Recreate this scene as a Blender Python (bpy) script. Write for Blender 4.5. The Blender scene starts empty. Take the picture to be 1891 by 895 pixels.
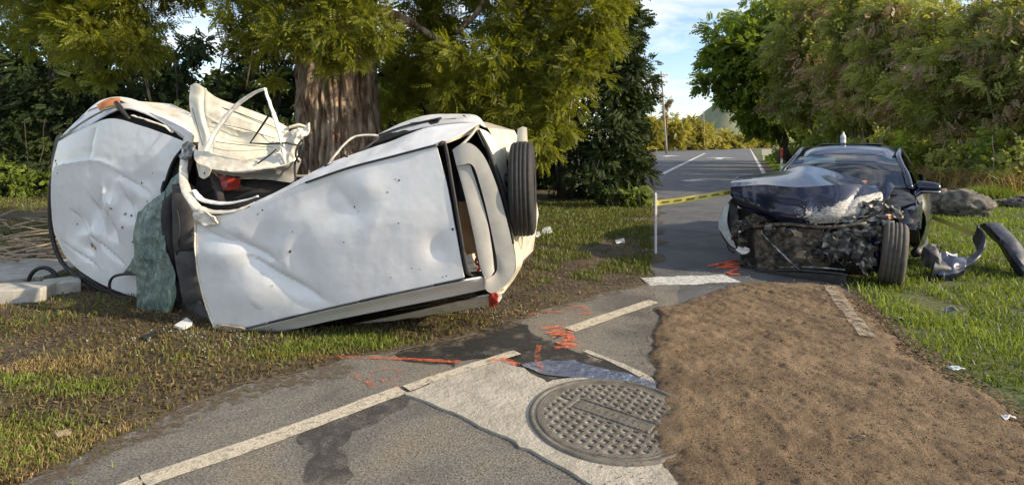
import bpy, math, random
import numpy as np
from mathutils import Vector, Matrix
random.seed(7)
RNG = np.random.default_rng(11)
SC = bpy.context.scene
COL = SC.collection
rad = math.radians

# ------------------------------------------------------------------ camera
cam_d = bpy.data.cameras.new('camera')
cam = bpy.data.objects.new('camera', cam_d)
COL.objects.link(cam)
cam.location = (0, 0, 1.5)
cam.rotation_euler = (rad(90), 0, 0)
cam_d.sensor_width = 36.0
cam_d.lens = 36.0 * 1000.0 / 1891.0
cam_d.shift_y = -182.5 / 1891.0
cam_d.clip_start = 0.05
cam_d.clip_end = 6000
SC.camera = cam

# ------------------------------------------------------------------ sky + sun
SUN_AZ = 74.0        # degrees from straight behind the camera towards its right
SUN_EL = 26.0
sx = math.sin(rad(SUN_AZ)) * math.cos(rad(SUN_EL))
sy = -math.cos(rad(SUN_AZ)) * math.cos(rad(SUN_EL))
sz = math.sin(rad(SUN_EL))
SUN_DIR = Vector((sx, sy, sz))
world = bpy.data.worlds.new('World')
SC.world = world
world.use_nodes = True
wn, wl = world.node_tree.nodes, world.node_tree.links
wn.clear()
w_out = wn.new('ShaderNodeOutputWorld')
w_bg = wn.new('ShaderNodeBackground')
w_bg.inputs['Strength'].default_value = 0.15
w_sky = wn.new('ShaderNodeTexSky')
w_sky.sky_type = 'NISHITA'
w_sky.sun_disc = False
w_sky.sun_elevation = rad(SUN_EL)
w_sky.sun_rotation = math.atan2(sx, sy)
w_sky.altitude = 20
w_sky.air_density = 1.0
w_sky.dust_density = 0.6
w_sky.ozone_density = 1.6
w_tc = wn.new('ShaderNodeTexCoord')
w_map = wn.new('ShaderNodeMapping')
w_map.inputs['Scale'].default_value = (1.3, 1.3, 4.6)
w_map.inputs['Location'].default_value = (0.35, 0.1, 0.42)
w_nz = wn.new('ShaderNodeTexNoise')
w_nz.inputs['Scale'].default_value = 3.4
w_nz.inputs['Detail'].default_value = 9
w_nz.inputs['Roughness'].default_value = 0.56
w_nz.inputs['Distortion'].default_value = 0.35
w_rmp = wn.new('ShaderNodeValToRGB')
w_rmp.color_ramp.elements[0].position = 0.43
w_rmp.color_ramp.elements[1].position = 0.66
w_mix = wn.new('ShaderNodeMix')
w_mix.data_type = 'RGBA'
w_mix.inputs['B'].default_value = (5.4, 5.35, 5.4, 1)
wl.new(w_tc.outputs['Generated'], w_map.inputs['Vector'])
wl.new(w_map.outputs['Vector'], w_nz.inputs['Vector'])
wl.new(w_nz.outputs['Fac'], w_rmp.inputs['Fac'])
wl.new(w_rmp.outputs['Color'], w_mix.inputs['Factor'])
wl.new(w_sky.outputs['Color'], w_mix.inputs['A'])
wl.new(w_mix.outputs['Result'], w_bg.inputs['Color'])
wl.new(w_bg.outputs['Background'], w_out.inputs['Surface'])

sun_d = bpy.data.lights.new('sun', 'SUN')
sun_d.energy = 4.4
sun_d.angle = rad(0.55)
sun_d.color = (1.0, 0.83, 0.60)
sun = bpy.data.objects.new('sun', sun_d)
COL.objects.link(sun)
sun.rotation_euler = SUN_DIR.to_track_quat('Z', 'Y').to_euler()
sun.location = (20, -8, 12)

SC.view_settings.view_transform = 'Standard'
SC.view_settings.look = 'None'
SC.view_settings.exposure = 0.66
SC.view_settings.gamma = 1.0
SC.view_settings.use_curve_mapping = False
SC.render.engine = 'CYCLES'
SC.cycles.use_denoising = True
SC.cycles.denoising_input_passes = 'RGB_ALBEDO_NORMAL'
SC.cycles.denoising_prefilter = 'ACCURATE'
SC.cycles.max_bounces = 6
SC.cycles.diffuse_bounces = 3
SC.cycles.glossy_bounces = 3
SC.cycles.transmission_bounces = 4
SC.cycles.transparent_max_bounces = 8
SC.cycles.caustics_reflective = False
SC.cycles.caustics_refractive = False

# ------------------------------------------------------------------ helpers
CAM = np.array([0., 0., 1.5])

def P(px, py, d):
    return np.array([(px - 945.5) / 1000. * d, d, 1.5 - (py - 265.) / 1000. * d])

def G(px, py, z=0.0):
    d = (1.5 - z) * 1000. / (py - 265.)
    return np.array([(px - 945.5) / 1000. * d, d, z])

def hash2(ix, iy, iz, s):
    h = (ix * 374761393 + iy * 668265263 + iz * 2147483647 + s * 974711) & 0xffffffff
    h = ((h ^ (h >> 13)) * 1274126177) & 0xffffffff
    h = (h ^ (h >> 16)) & 0xffff
    return h.astype(np.float64) / 65535.0

def vnoise(p, f=1.0, seed=0):
    """value noise in [-1,1]; p is (N,3)"""
    q = np.asarray(p, dtype=np.float64) * f
    i = np.floor(q).astype(np.int64)
    t = q - i
    t = t * t * (3 - 2 * t)
    r = 0
    for dx in (0, 1):
        wx = t[:, 0] if dx else 1 - t[:, 0]
        for dy in (0, 1):
            wy = t[:, 1] if dy else 1 - t[:, 1]
            for dz in (0, 1):
                wz = t[:, 2] if dz else 1 - t[:, 2]
                r = r + wx * wy * wz * hash2(i[:, 0] + dx, i[:, 1] + dy, i[:, 2] + dz, seed)
    return r * 2 - 1

def fbm(p, f, octv=4, seed=0, gain=0.5):
    r, a = 0, 1.0
    for k in range(octv):
        r = r + a * vnoise(p, f, seed + k * 17)
        f *= 2.03
        a *= gain
    return r

def mesh_np(name, V, F, smooth=True):
    """V (N,3); F (M,k) or list of lists"""
    me = bpy.data.meshes.new(name)
    V = np.asarray(V, dtype=np.float32)
    if isinstance(F, np.ndarray):
        M, k = F.shape
        me.vertices.add(len(V))
        me.vertices.foreach_set('co', V.ravel())
        me.loops.add(M * k)
        me.loops.foreach_set('vertex_index', F.astype(np.int32).ravel())
        me.polygons.add(M)
        me.polygons.foreach_set('loop_start', np.arange(0, M * k, k, dtype=np.int32))
        me.update(calc_edges=True)
    else:
        me.from_pydata([tuple(map(float, v)) for v in V], [], F)
        me.update()
    if smooth:
        me.polygons.foreach_set('use_smooth', np.ones(len(me.polygons), dtype=bool))
    return me

def obj(name, me, mat=None, parent=None):
    o = bpy.data.objects.new(name, me)
    COL.objects.link(o)
    if mat is not None and me is not None:
        if len(me.materials) == 0:
            me.materials.append(mat)
    if parent is not None:
        o.parent = parent
        o.matrix_parent_inverse = Matrix.Translation(-Vector(parent.location)) if parent.rotation_euler.z == 0 else parent.matrix_basis.inverted()
    return o

def tag(o, label, cat, group=None):
    o['label'] = label
    o['category'] = cat
    if group:
        o['group'] = group
    return o

def thing(name, loc, label, cat, group=None):
    o = bpy.data.objects.new(name, None)
    COL.objects.link(o)
    o.location = [float(v) for v in loc]
    o.empty_display_size = 0.2
    return tag(o, label, cat, group)

def struct(o, kind='structure'):
    o['kind'] = kind
    return o

# ---- meshes
def resample(pts, n, smooth=True):
    p = np.array(pts, dtype=float)
    if len(p) == 1:
        return np.repeat(p, n, 0)
    seg = np.linalg.norm(np.diff(p, axis=0), axis=1)
    s = np.concatenate([[0], np.cumsum(seg)])
    t = np.linspace(0, s[-1], n)
    if not smooth or len(p) < 3:
        return np.stack([np.interp(t, s, p[:, k]) for k in range(3)], 1)
    # catmull-rom through points with the chord-length parameter
    m = np.zeros_like(p)
    m[1:-1] = (p[2:] - p[:-2]) / np.maximum((s[2:] - s[:-2])[:, None], 1e-6)
    m[0] = (p[1] - p[0]) / max(seg[0], 1e-6)
    m[-1] = (p[-1] - p[-2]) / max(seg[-1], 1e-6)
    idx = np.clip(np.searchsorted(s, t, side='right') - 1, 0, len(p) - 2)
    h = seg[idx]
    x = (t - s[idx]) / np.maximum(h, 1e-6)
    h00 = 2 * x**3 - 3 * x**2 + 1; h10 = x**3 - 2 * x**2 + x
    h01 = -2 * x**3 + 3 * x**2; h11 = x**3 - x**2
    return (h00[:, None] * p[idx] + (h10 * h)[:, None] * m[idx] + h01[:, None] * p[idx + 1] + (h11 * h)[:, None] * m[idx + 1])

def grid_normals(Q):
    du = np.gradient(Q, axis=1)
    dv = np.gradient(Q, axis=0)
    n = np.cross(du, dv)
    n /= np.maximum(np.linalg.norm(n, axis=2, keepdims=True), 1e-9)
    return n

def coons(top, right, bottom, left, nu=24, nv=16, smooth=True):
    T = resample(top, nu, smooth); B = resample(bottom, nu, smooth)
    L = resample(left, nv, smooth); R = resample(right, nv, smooth)
    u = np.linspace(0, 1, nu)[None, :, None]; v = np.linspace(0, 1, nv)[:, None, None]
    Q = (1 - v) * T[None] + v * B[None] + (1 - u) * L[:, None] + u * R[:, None] \
        - ((1 - u) * (1 - v) * T[0] + u * (1 - v) * T[-1] + (1 - u) * v * B[0] + u * v * B[-1])
    return Q

def dent(Q, dents=(), crumple=0.0, cf=3.0, seed=0, fold=None):
    nv, nu, _ = Q.shape
    n = grid_normals(Q)
    toward = (CAM - Q)
    sgn = np.sign((n * toward).sum(2, keepdims=True).mean())
    n = n * sgn
    u = np.linspace(0, 1, nu)[None, :]; v = np.linspace(0, 1, nv)[:, None]
    disp = np.zeros((nv, nu))
    for (du, dv_, ru, rv, a) in dents:
        disp += a * np.exp(-((u - du) / ru) ** 2 - ((v - dv_) / rv) ** 2)
    for cr in (fold or ()):
        # a crease: line (u0,v0)-(u1,v1), width, depth, soft on one side
        (u0, v0, u1, v1, w, a) = cr
        dx, dy = u1 - u0, v1 - v0
        L2 = dx * dx + dy * dy
        tt = np.clip(((u - u0) * dx + (v - v0) * dy) / L2, 0, 1)
        dist = np.hypot(u - u0 - tt * dx, v - v0 - tt * dy)
        side = np.sign((u - u0) * dy - (v - v0) * dx)
        ww = np.where(side > 0, w, w * 2.6)
        disp += a * np.exp(-dist / ww) * np.sin(np.pi * np.clip(tt, 0.03, 0.97)) ** 0.5
    if crumple:
        p = Q.reshape(-1, 3)
        c = (1 - np.abs(vnoise(p, cf, seed)) * 2) * 0.6 + (1 - np.abs(vnoise(p, cf * 2.1, seed + 5)) * 2) * 0.35 + 0.2 * vnoise(p, cf * 4.5, seed + 9)
        disp += crumple * c.reshape(nv, nu)
    return Q + n * disp[..., None]

def grid_mesh(name, Q, thick=0.0, closed_u=False):
    nv, nu, _ = Q.shape
    V = Q.reshape(-1, 3)
    i = np.arange(nv - 1)[:, None] * nu + np.arange(nu - 1)[None, :]
    F = np.stack([i, i + 1, i + nu + 1, i + nu], -1).reshape(-1, 4)
    if closed_u:
        j = np.arange(nv - 1) * nu + nu - 1
        F = np.concatenate([F, np.stack([j, j - nu + 1, j + 1, j + nu], -1)])
    if thick:
        n = grid_normals(Q).reshape(-1, 3)
        away = (V - CAM)
        s = np.sign((n * away).sum(1).mean())
        V2 = V + n * s * thick
        N = len(V)
        F2 = F[:, ::-1] + N
        edge = []
        for k in range(nu - 1):
            edge.append((k, k + N, k + 1 + N, k + 1)); a = (nv - 1) * nu + k
            edge.append((a, a + 1, a + 1 + N, a + N))
        for k in range(nv - 1):
            a = k * nu; edge.append((a, a + nu, a + nu + N, a + N)); a = k * nu + nu - 1
            edge.append((a, a + N, a + nu + N, a + nu))
        V = np.concatenate([V, V2]); F = np.concatenate([F, F2, np.array(edge)])
    me = mesh_np(name, V, F)
    if thick:
        me.set_sharp_from_angle(angle=rad(38))
    return me

def tube_geo(pts, r, n=8, flat=1.0, caps=True):
    p = np.array(pts, dtype=float)
    m = len(p)
    r = np.broadcast_to(np.asarray(r, dtype=float), (m,))
    t = np.gradient(p, axis=0)
    t /= np.maximum(np.linalg.norm(t, axis=1, keepdims=True), 1e-9)
    up = np.array([0, 0, 1.]) if abs(t[0][2]) < 0.9 else np.array([1., 0, 0])
    V = []
    a = np.cross(t[0], up); a /= np.linalg.norm(a)
    for k in range(m):
        a = a - t[k] * np.dot(a, t[k]); a /= max(np.linalg.norm(a), 1e-9)
        b = np.cross(t[k], a)
        ang = np.linspace(0, 2 * np.pi, n, endpoint=False)
        V.append(p[k] + r[k] * (np.cos(ang)[:, None] * a + flat * np.sin(ang)[:, None] * b))
    V = np.concatenate(V)
    F = []
    for k in range(m - 1):
        for j in range(n):
            j2 = (j + 1) % n
            F.append([k * n + j, k * n + j2, (k + 1) * n + j2, (k + 1) * n + j])
    if caps:
        F.append(list(range(n))[::-1]); F.append([(m - 1) * n + j for j in range(n)])
    return V, F

def merge(parts):
    V, F, o = [], [], 0
    for v, f in parts:
        V.append(np.asarray(v)); F += [[int(i) + o for i in q] for q in f]; o += len(v)
    return np.concatenate(V), F

def tube(name, pts, r, mat, parent=None, n=8, flat=1.0, res=None, rough=0.0, seed=0):
    if rough:
        n = 10; flat = min(flat, .5); res = int((res or 12) * 2.2)
    if res:
        pts = resample(pts, res)
        if not np.isscalar(r):
            r = np.interp(np.linspace(0, 1, res), np.linspace(0, 1, len(r)), r)
    V, F = tube_geo(pts, r, n, flat)
    if rough:
        V = V + rough * np.stack([(1 - 2 * np.abs(vnoise(V + 7.7 * j + seed, 11, seed + j))) + .5 * vnoise(V + 3.1 * j, 26, seed + 4 + j) for j in range(3)], 1)
    me = mesh_np(name, V, F)
    if rough:
        me.set_sharp_from_angle(angle=rad(32))
    return obj(name, me, mat, parent)

def hexa_geo(c):
    """c: 8 points, first 4 one face, next 4 the opposite"""
    return np.array(c, dtype=float), [[0, 1, 2, 3], [7, 6, 5, 4], [0, 4, 5, 1], [1, 5, 6, 2], [2, 6, 7, 3], [3, 7, 4, 0]]

def box_geo(lo, hi):
    x0, y0, z0 = lo; x1, y1, z1 = hi
    return hexa_geo([(x0, y0, z0), (x0, y1, z0), (x1, y1, z0), (x1, y0, z0), (x0, y0, z1), (x0, y1, z1), (x1, y1, z1), (x1, y0, z1)])

def bevel_obj(o, w=0.01, seg=2):
    m = o.modifiers.new('bevel', 'BEVEL'); m.width = w; m.segments = seg; m.limit_method = 'ANGLE'
    return o

def poly_sheet(name, pts2, z, mat, jitter=0.0, seg=0.0, seed=0):
    """flat ground polygon from world XY points, edges broken into short uneven segments"""
    pts = [np.array(p[:2], dtype=float) for p in pts2]
    out = []
    for a, b in zip(pts, pts[1:] + pts[:1]):
        L = np.linalg.norm(b - a)
        k = max(1, int(L / seg)) if seg else 1
        nrm = np.array([-(b - a)[1], (b - a)[0]]) / max(L, 1e-6)
        for i in range(k):
            q = a + (b - a) * i / k
            if jitter and i > 0:
                q = q + nrm * jitter * fbm(np.array([[q[0], q[1], seed * 3.3]]), 3.0, 3, seed)[0]
            out.append((q[0], q[1], z))
    me = bpy.data.meshes.new(name)
    me.from_pydata(out, [], [list(range(len(out)))])
    # keep the face pointing up
    me.update()
    if me.polygons[0].normal.z < 0:
        me.flip_normals()
    return obj(name, me, mat)

# ------------------------------------------------------------------ materials
class M:
    pass

def new_mat(name):
    m = bpy.data.materials.new(name)
    m.use_nodes = True
    nt = m.node_tree
    b = nt.nodes['Principled BSDF']
    return m, nt.nodes, nt.links, b

def noise_node(nodes, links, scale, detail=4, rough=0.55, coord='Object', dist=0.0, stretch=None):
    tc = nodes.new('ShaderNodeTexCoord')
    n = nodes.new('ShaderNodeTexNoise')
    n.inputs['Scale'].default_value = scale
    n.inputs['Detail'].default_value = detail
    n.inputs['Roughness'].default_value = rough
    n.inputs['Distortion'].default_value = dist
    if stretch:
        mp = nodes.new('ShaderNodeMapping')
        mp.inputs['Scale'].default_value = stretch
        links.new(tc.outputs[coord], mp.inputs['Vector'])
        links.new(mp.outputs['Vector'], n.inputs['Vector'])
    else:
        links.new(tc.outputs[coord], n.inputs['Vector'])
    return n

def ramp(nodes, links, src, stops):
    r = nodes.new('ShaderNodeValToRGB')
    el = r.color_ramp.elements
    while len(el) < len(stops):
        el.new(0.5)
    for e, (p, c) in zip(el, stops):
        e.position = p
        e.color = (*c, 1) if len(c) == 3 else c
    links.new(src, r.inputs['Fac'])
    return r

def mixc(nodes, links, fac, a, b, mode='MIX'):
    m = nodes.new('ShaderNodeMix'); m.data_type = 'RGBA'; m.blend_type = mode
    if isinstance(fac, float):
        m.inputs['Factor'].default_value = fac
    else:
        links.new(fac, m.inputs['Factor'])
    for s, k in ((a, 'A'), (b, 'B')):
        if isinstance(s, tuple):
            m.inputs[k].default_value = (*s, 1)
        else:
            links.new(s, m.inputs[k])
    return m.outputs['Result']

def bump(nodes, links, bsdf, src, strength=0.3, dist=0.02):
    b = nodes.new('ShaderNodeBump')
    b.inputs['Strength'].default_value = strength
    b.inputs['Distance'].default_value = dist
    links.new(src, b.inputs['Height'])
    links.new(b.outputs['Normal'], bsdf.inputs['Normal'])
    return b

def surf(name, stops, scale=8, detail=6, rough=0.8, bstr=0.3, bdist=0.01, bscale=None, metallic=0.0, spec=0.5, fine=None, coat=0.0, dist=0.0, stretch=None, brough=0.6):
    m, N, L, b = new_mat(name)
    n = noise_node(N, L, scale, detail, 0.6, dist=dist, stretch=stretch)
    c = ramp(N, L, n.outputs['Fac'], stops).outputs['Color']
    if fine:
        n3 = noise_node(N, L, fine[0], 3, 0.7)
        f = ramp(N, L, n3.outputs['Fac'], [(0.35, (fine[1],) * 3), (0.65, (fine[2],) * 3)])
        c = mixc(N, L, 1.0, c, f.outputs['Color'], 'MULTIPLY')
    L.new(c, b.inputs['Base Color'])
    b.inputs['Roughness'].default_value = rough
    b.inputs['Metallic'].default_value = metallic
    b.inputs['Specular IOR Level'].default_value = spec
    b.inputs['Coat Weight'].default_value = coat
    b.inputs['Coat Roughness'].default_value = 0.05
    if bstr:
        n2 = noise_node(N, L, bscale or scale * 3, 5, brough, stretch=stretch)
        bump(N, L, b, n2.outputs['Fac'], bstr, bdist)
    return m

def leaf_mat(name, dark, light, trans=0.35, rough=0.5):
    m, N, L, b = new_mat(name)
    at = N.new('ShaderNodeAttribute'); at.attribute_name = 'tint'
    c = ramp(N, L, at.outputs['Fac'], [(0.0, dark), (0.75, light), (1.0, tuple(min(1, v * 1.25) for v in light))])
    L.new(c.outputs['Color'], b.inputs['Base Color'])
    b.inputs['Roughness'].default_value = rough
    b.inputs['Specular IOR Level'].default_value = 0.3
    tr = N.new('ShaderNodeBsdfTranslucent')
    tcol = mixc(N, L, 1.0, c.outputs['Color'], (1.25, 1.2, 0.55), 'MULTIPLY')
    L.new(tcol, tr.inputs['Color'])
    ms = N.new('ShaderNodeMixShader'); ms.inputs['Fac'].default_value = trans
    L.new(b.outputs['BSDF'], ms.inputs[1]); L.new(tr.outputs['BSDF'], ms.inputs[2])
    L.new(ms.outputs['Shader'], N['Material Output'].inputs['Surface'])
    return m

# asphalt : grey aggregate, broad stains
def asphalt_mat(name, lo, hi, warm):
    m, N, L, b = new_mat(name)
    n1 = noise_node(N, L, 95, 4, 0.8)
    c1 = ramp(N, L, n1.outputs['Fac'], [(0.34, lo), (0.5, tuple((x + y) / 2 for x, y in zip(lo, hi))), (0.66, hi)])
    n2 = noise_node(N, L, 1.5, 6, 0.6, dist=0.6)
    c2 = ramp(N, L, n2.outputs['Fac'], [(0.34, (0.62, 0.62, 0.64)), (0.5, (1, 1, 1)), (0.68, warm)])
    c = mixc(N, L, 1.0, c1.outputs['Color'], c2.outputs['Color'], 'MULTIPLY')
    L.new(c, b.inputs['Base Color'])
    b.inputs['Roughness'].default_value = 0.82
    n3 = noise_node(N, L, 120, 4, 0.7)
    bump(N, L, b, n3.outputs['Fac'], 0.9, 0.012)
    return m

M.asphalt = asphalt_mat('asphalt_side_road', (0.035, 0.033, 0.030), (0.30, 0.275, 0.235), (1.25, 1.16, 1.0))
M.road = asphalt_mat('asphalt_main_road', (0.045, 0.047, 0.05), (0.15, 0.15, 0.155), (1.2, 1.2, 1.2))
M.concrete = surf('concrete_apron', [(0.25, (0.26, 0.235, 0.19)), (0.55, (0.40, 0.365, 0.30)), (0.8, (0.47, 0.43, 0.36))], 5, 8, 0.9, 0.8, 0.02, 26, fine=(150, 0.72, 1.15))
M.concrete2 = surf('concrete_kerb', [(0.3, (0.30, 0.285, 0.25)), (0.7, (0.50, 0.48, 0.43))], 9, 7, 0.9, 0.4, 0.008, 60, fine=(120, 0.8, 1.1))
M.paint = None

def worn_paint(name, col, lo=0.36, hi=0.6, scale=26, under=(0.13, 0.125, 0.115), rough=0.75):
    m, N, L, b = new_mat(name)
    n1 = noise_node(N, L, scale, 6, 0.7, dist=0.3)
    f = ramp(N, L, n1.outputs['Fac'], [(lo, (0, 0, 0)), (hi, (1, 1, 1))])
    n2 = noise_node(N, L, 120, 3, 0.7)
    f2 = ramp(N, L, n2.outputs['Fac'], [(0.36, (0.55, 0.55, 0.55)), (0.6, (1, 1, 1))])
    c = mixc(N, L, f.outputs['Color'], under, col)
    c = mixc(N, L, 1.0, c, f2.outputs['Color'], 'MULTIPLY')
    L.new(c, b.inputs['Base Color'])
    b.inputs['Roughness'].default_value = rough
    n3 = noise_node(N, L, 120, 4, 0.7)
    bump(N, L, b, n3.outputs['Fac'], 0.8, 0.01)
    return m

def speckle_alpha(name, col, scale=30, lo=0.42, hi=0.56, rough=0.8):
    """sprayed paint: broken coverage, the asphalt below shows through the gaps"""
    m, N, L, b = new_mat(name)
    n1 = noise_node(N, L, scale, 6, 0.75, dist=0.4)
    f = ramp(N, L, n1.outputs['Fac'], [(lo, (0, 0, 0)), (hi, (1, 1, 1))])
    b.inputs['Base Color'].default_value = (*col, 1)
    b.inputs['Roughness'].default_value = rough
    L.new(f.outputs['Color'], b.inputs['Alpha'])
    n3 = noise_node(N, L, 120, 4, 0.7)
    bump(N, L, b, n3.outputs['Fac'], 0.8, 0.01)
    return m

M.wet = speckle_alpha('wet_asphalt', (0.028, 0.027, 0.025), 5, 0.34, 0.56, 0.5)
M.spill = speckle_alpha('spilled_soil', (0.13, 0.098, 0.06), 16, 0.46, 0.62, 0.95)
M.line = worn_paint('worn_cream_line', (0.62, 0.55, 0.42), 0.30, 0.5)
M.white_line = worn_paint('worn_white_line', (0.72, 0.71, 0.68), 0.34, 0.52, under=(0.12, 0.12, 0.12))
M.orange = speckle_alpha('orange_spray', (0.78, 0.15, 0.05), 30, 0.43, 0.64)
M.orange_bold = speckle_alpha('orange_spray_bold', (0.85, 0.13, 0.04), 30, 0.34, 0.5)
M.orange_faint = speckle_alpha('orange_spray_faint', (0.60, 0.15, 0.06), 24, 0.46, 0.74)
M.soil = surf('verge_soil', [(0.28, (0.035, 0.026, 0.017)), (0.48, (0.085, 0.062, 0.036)), (0.66, (0.12, 0.10, 0.045)), (0.85, (0.06, 0.085, 0.02))], 2.2, 9, 0.95, 0.9, 0.03, 34, fine=(70, 0.55, 1.3))
M.dirt = surf('brown_dirt', [(0.3, (0.100, 0.066, 0.036)), (0.5, (0.172, 0.116, 0.064)), (0.72, (0.25, 0.176, 0.103))], 3.5, 9, 0.95, 1.0, 0.016, 70, fine=(110, 0.55, 1.35), brough=0.7)
M.iron = surf('cast_iron', [(0.3, (0.075, 0.068, 0.057)), (0.7, (0.19, 0.172, 0.142))], 14, 6, 0.75, 0.3, 0.003, 120, metallic=0.15)
def water_mat():
    m, N, L, b = new_mat('puddle_water')
    b.inputs['Base Color'].default_value = (0.17, 0.20, 0.28, 1)
    b.inputs['Metallic'].default_value = 0.4
    b.inputs['Roughness'].default_value = 0.12
    b.inputs['Specular IOR Level'].default_value = 0.9
    b.inputs['IOR'].default_value = 1.45
    n = noise_node(N, L, 14, 3, 0.5)
    bump(N, L, b, n.outputs['Fac'], 0.6, 0.03)
    return m
M.water = water_mat()

# car paints
def white_paint(name, base=(0.80, 0.80, 0.80), dirt=(0.30, 0.23, 0.15), lo=0.60, hi=0.85, rough=0.24):
    m, N, L, b = new_mat(name)
    n1 = noise_node(N, L, 3.2, 8, 0.72, dist=0.8)
    f = ramp(N, L, n1.outputs['Fac'], [(lo, (0, 0, 0)), (hi, (0.7, 0.7, 0.7))])
    c = mixc(N, L, f.outputs['Color'], base, dirt)
    n2 = noise_node(N, L, 55, 4, 0.8)
    f2 = ramp(N, L, n2.outputs['Fac'], [(0.70, (0, 0, 0)), (0.76, (0.8, 0.8, 0.8))])
    c = mixc(N, L, f2.outputs['Color'], c, (0.16, 0.13, 0.10))
    for sc_, st_, lo_ in ((5, (1, 1, 14), .66), (6, (9, 9, 1), .69)):
        n5 = noise_node(N, L, sc_, 6, 0.75, dist=0.3, stretch=st_)
        f5 = ramp(N, L, n5.outputs['Fac'], [(lo_, (0, 0, 0)), (lo_ + .05, (0.55, 0.55, 0.55))])
        c = mixc(N, L, f5.outputs['Color'], c, (0.34, 0.31, 0.27))
    n4 = noise_node(N, L, 9, 5, 0.7)
    f4 = ramp(N, L, n4.outputs['Fac'], [(0.3, (0.90, 0.90, 0.90)), (0.7, (1, 1, 1))])
    c = mixc(N, L, 1.0, c, f4.outputs['Color'], 'MULTIPLY')
    L.new(c, b.inputs['Base Color'])
    b.inputs['Roughness'].default_value = rough
    b.inputs['Coat Weight'].default_value = 0.5
    n3 = noise_node(N, L, 7, 3, 0.5)
    bump(N, L, b, n3.outputs['Fac'], 0.12, 0.03)
    return m
M.white = white_paint('white_car_paint')
M.white_dirty = white_paint('dirty_white_metal', (0.74, 0.70, 0.60), (0.26, 0.18, 0.10), 0.46, 0.72, 0.5)
M.cream = white_paint('cream_white_metal', (0.76, 0.71, 0.56), (0.33, 0.25, 0.14), 0.50, 0.8, 0.45)
M.grey_spoiler = surf('faded_grey_spoiler', [(0.3, (0.36, 0.345, 0.31)), (0.7, (0.47, 0.455, 0.42))], 7, 7, 0.6, 0.15, 0.004, 60)
M.rubber = surf('black_rubber', [(0.3, (0.012, 0.012, 0.013)), (0.7, (0.028, 0.027, 0.027))], 20, 4, 0.65, 0.2, 0.003, 90)
M.black_trim = surf('black_trim', [(0.3, (0.010, 0.010, 0.011)), (0.7, (0.03, 0.03, 0.03))], 25, 4, 0.45, 0.1, 0.002, 60)
M.tyre = surf('tyre_rubber', [(0.3, (0.012, 0.012, 0.012)), (0.7, (0.028, 0.027, 0.026))], 24, 5, 0.75, 0.25, 0.004, 80)
M.tyre_dusty = surf('dusty_tyre_rubber', [(0.3, (0.055, 0.050, 0.045)), (0.7, (0.115, 0.10, 0.088))], 18, 6, 0.85, 0.3, 0.004, 70)
M.interior = surf('dark_interior', [(0.3, (0.022, 0.02, 0.02)), (0.7, (0.05, 0.046, 0.044))], 10, 5, 0.9, 0.3, 0.006, 90)
M.seat = surf('grey_seat_cloth', [(0.3, (0.045, 0.042, 0.041)), (0.7, (0.085, 0.078, 0.075))], 12, 5, 0.95, 0.4, 0.004, 160)
M.card = surf('brown_board', [(0.3, (0.22, 0.12, 0.06)), (0.7, (0.36, 0.22, 0.11))], 6, 5, 0.9, 0.2, 0.004, 50)
M.rust = surf('orange_rust', [(0.3, (0.30, 0.10, 0.03)), (0.7, (0.55, 0.24, 0.08))], 14, 6, 0.75, 0.3, 0.004, 60)
M.red_plastic = surf('broken_red_lens', [(0.3, (0.25, 0.02, 0.01)), (0.7, (0.45, 0.05, 0.03))], 20, 4, 0.3, 0.2, 0.003, 60)
def crazed_glass():
    m, N, L, b = new_mat('crazed_windscreen')
    tc = N.new('ShaderNodeTexCoord')
    vo = N.new('ShaderNodeTexVoronoi'); vo.feature = 'DISTANCE_TO_EDGE'; vo.inputs['Scale'].default_value = 60
    L.new(tc.outputs['Object'], vo.inputs['Vector'])
    f = ramp(N, L, vo.outputs['Distance'], [(0.0, (.45, .45, .45)), (0.10, (0.0, 0.0, 0.0))])
    n1 = noise_node(N, L, 9, 8, 0.72, dist=1.2, stretch=(1.6, 1.6, .55))
    g = ramp(N, L, n1.outputs['Fac'], [(0.34, (0.018, 0.036, 0.030)), (0.5, (0.075, 0.125, 0.10)), (0.60, (0.14, 0.20, 0.165)), (0.70, (0.46, 0.52, 0.46))])
    c = mixc(N, L, f.outputs['Color'], g.outputs['Color'], (0.42, 0.50, 0.45))
    L.new(c, b.inputs['Base Color'])
    b.inputs['Roughness'].default_value = 0.28
    b.inputs['Alpha'].default_value = 0.93
    bump(N, L, b, f.outputs['Color'], 0.5, 0.004)
    return m
M.crazed = crazed_glass()
def thin_glass(name, tint, gl=0.10):
    m, N, L, b = new_mat(name)
    N.remove(b)
    t = N.new('ShaderNodeBsdfTransparent'); t.inputs['Color'].default_value = (*tint, 1)
    g = N.new('ShaderNodeBsdfGlossy'); g.inputs['Roughness'].default_value = 0.03
    fr = N.new('ShaderNodeLayerWeight'); fr.inputs['Blend'].default_value = 0.5
    pw = N.new('ShaderNodeMath'); pw.operation = 'POWER'; pw.inputs[1].default_value = 4.0
    L.new(fr.outputs['Facing'], pw.inputs[0])
    ad = N.new('ShaderNodeMath'); ad.operation = 'MULTIPLY_ADD'; ad.inputs[1].default_value = 0.7; ad.inputs[2].default_value = gl; ad.use_clamp = True
    L.new(pw.outputs[0], ad.inputs[0])
    ms = N.new('ShaderNodeMixShader')
    L.new(ad.outputs[0], ms.inputs['Fac']); L.new(t.outputs[0], ms.inputs[1]); L.new(g.outputs[0], ms.inputs[2])
    L.new(ms.outputs[0], N['Material Output'].inputs['Surface'])
    return m
M.glass = thin_glass('tinted_glass', (0.58, 0.68, 0.72), 0.13)
M.side_glass = thin_glass('dark_side_glass', (0.10, 0.11, 0.12), 0.05)

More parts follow.
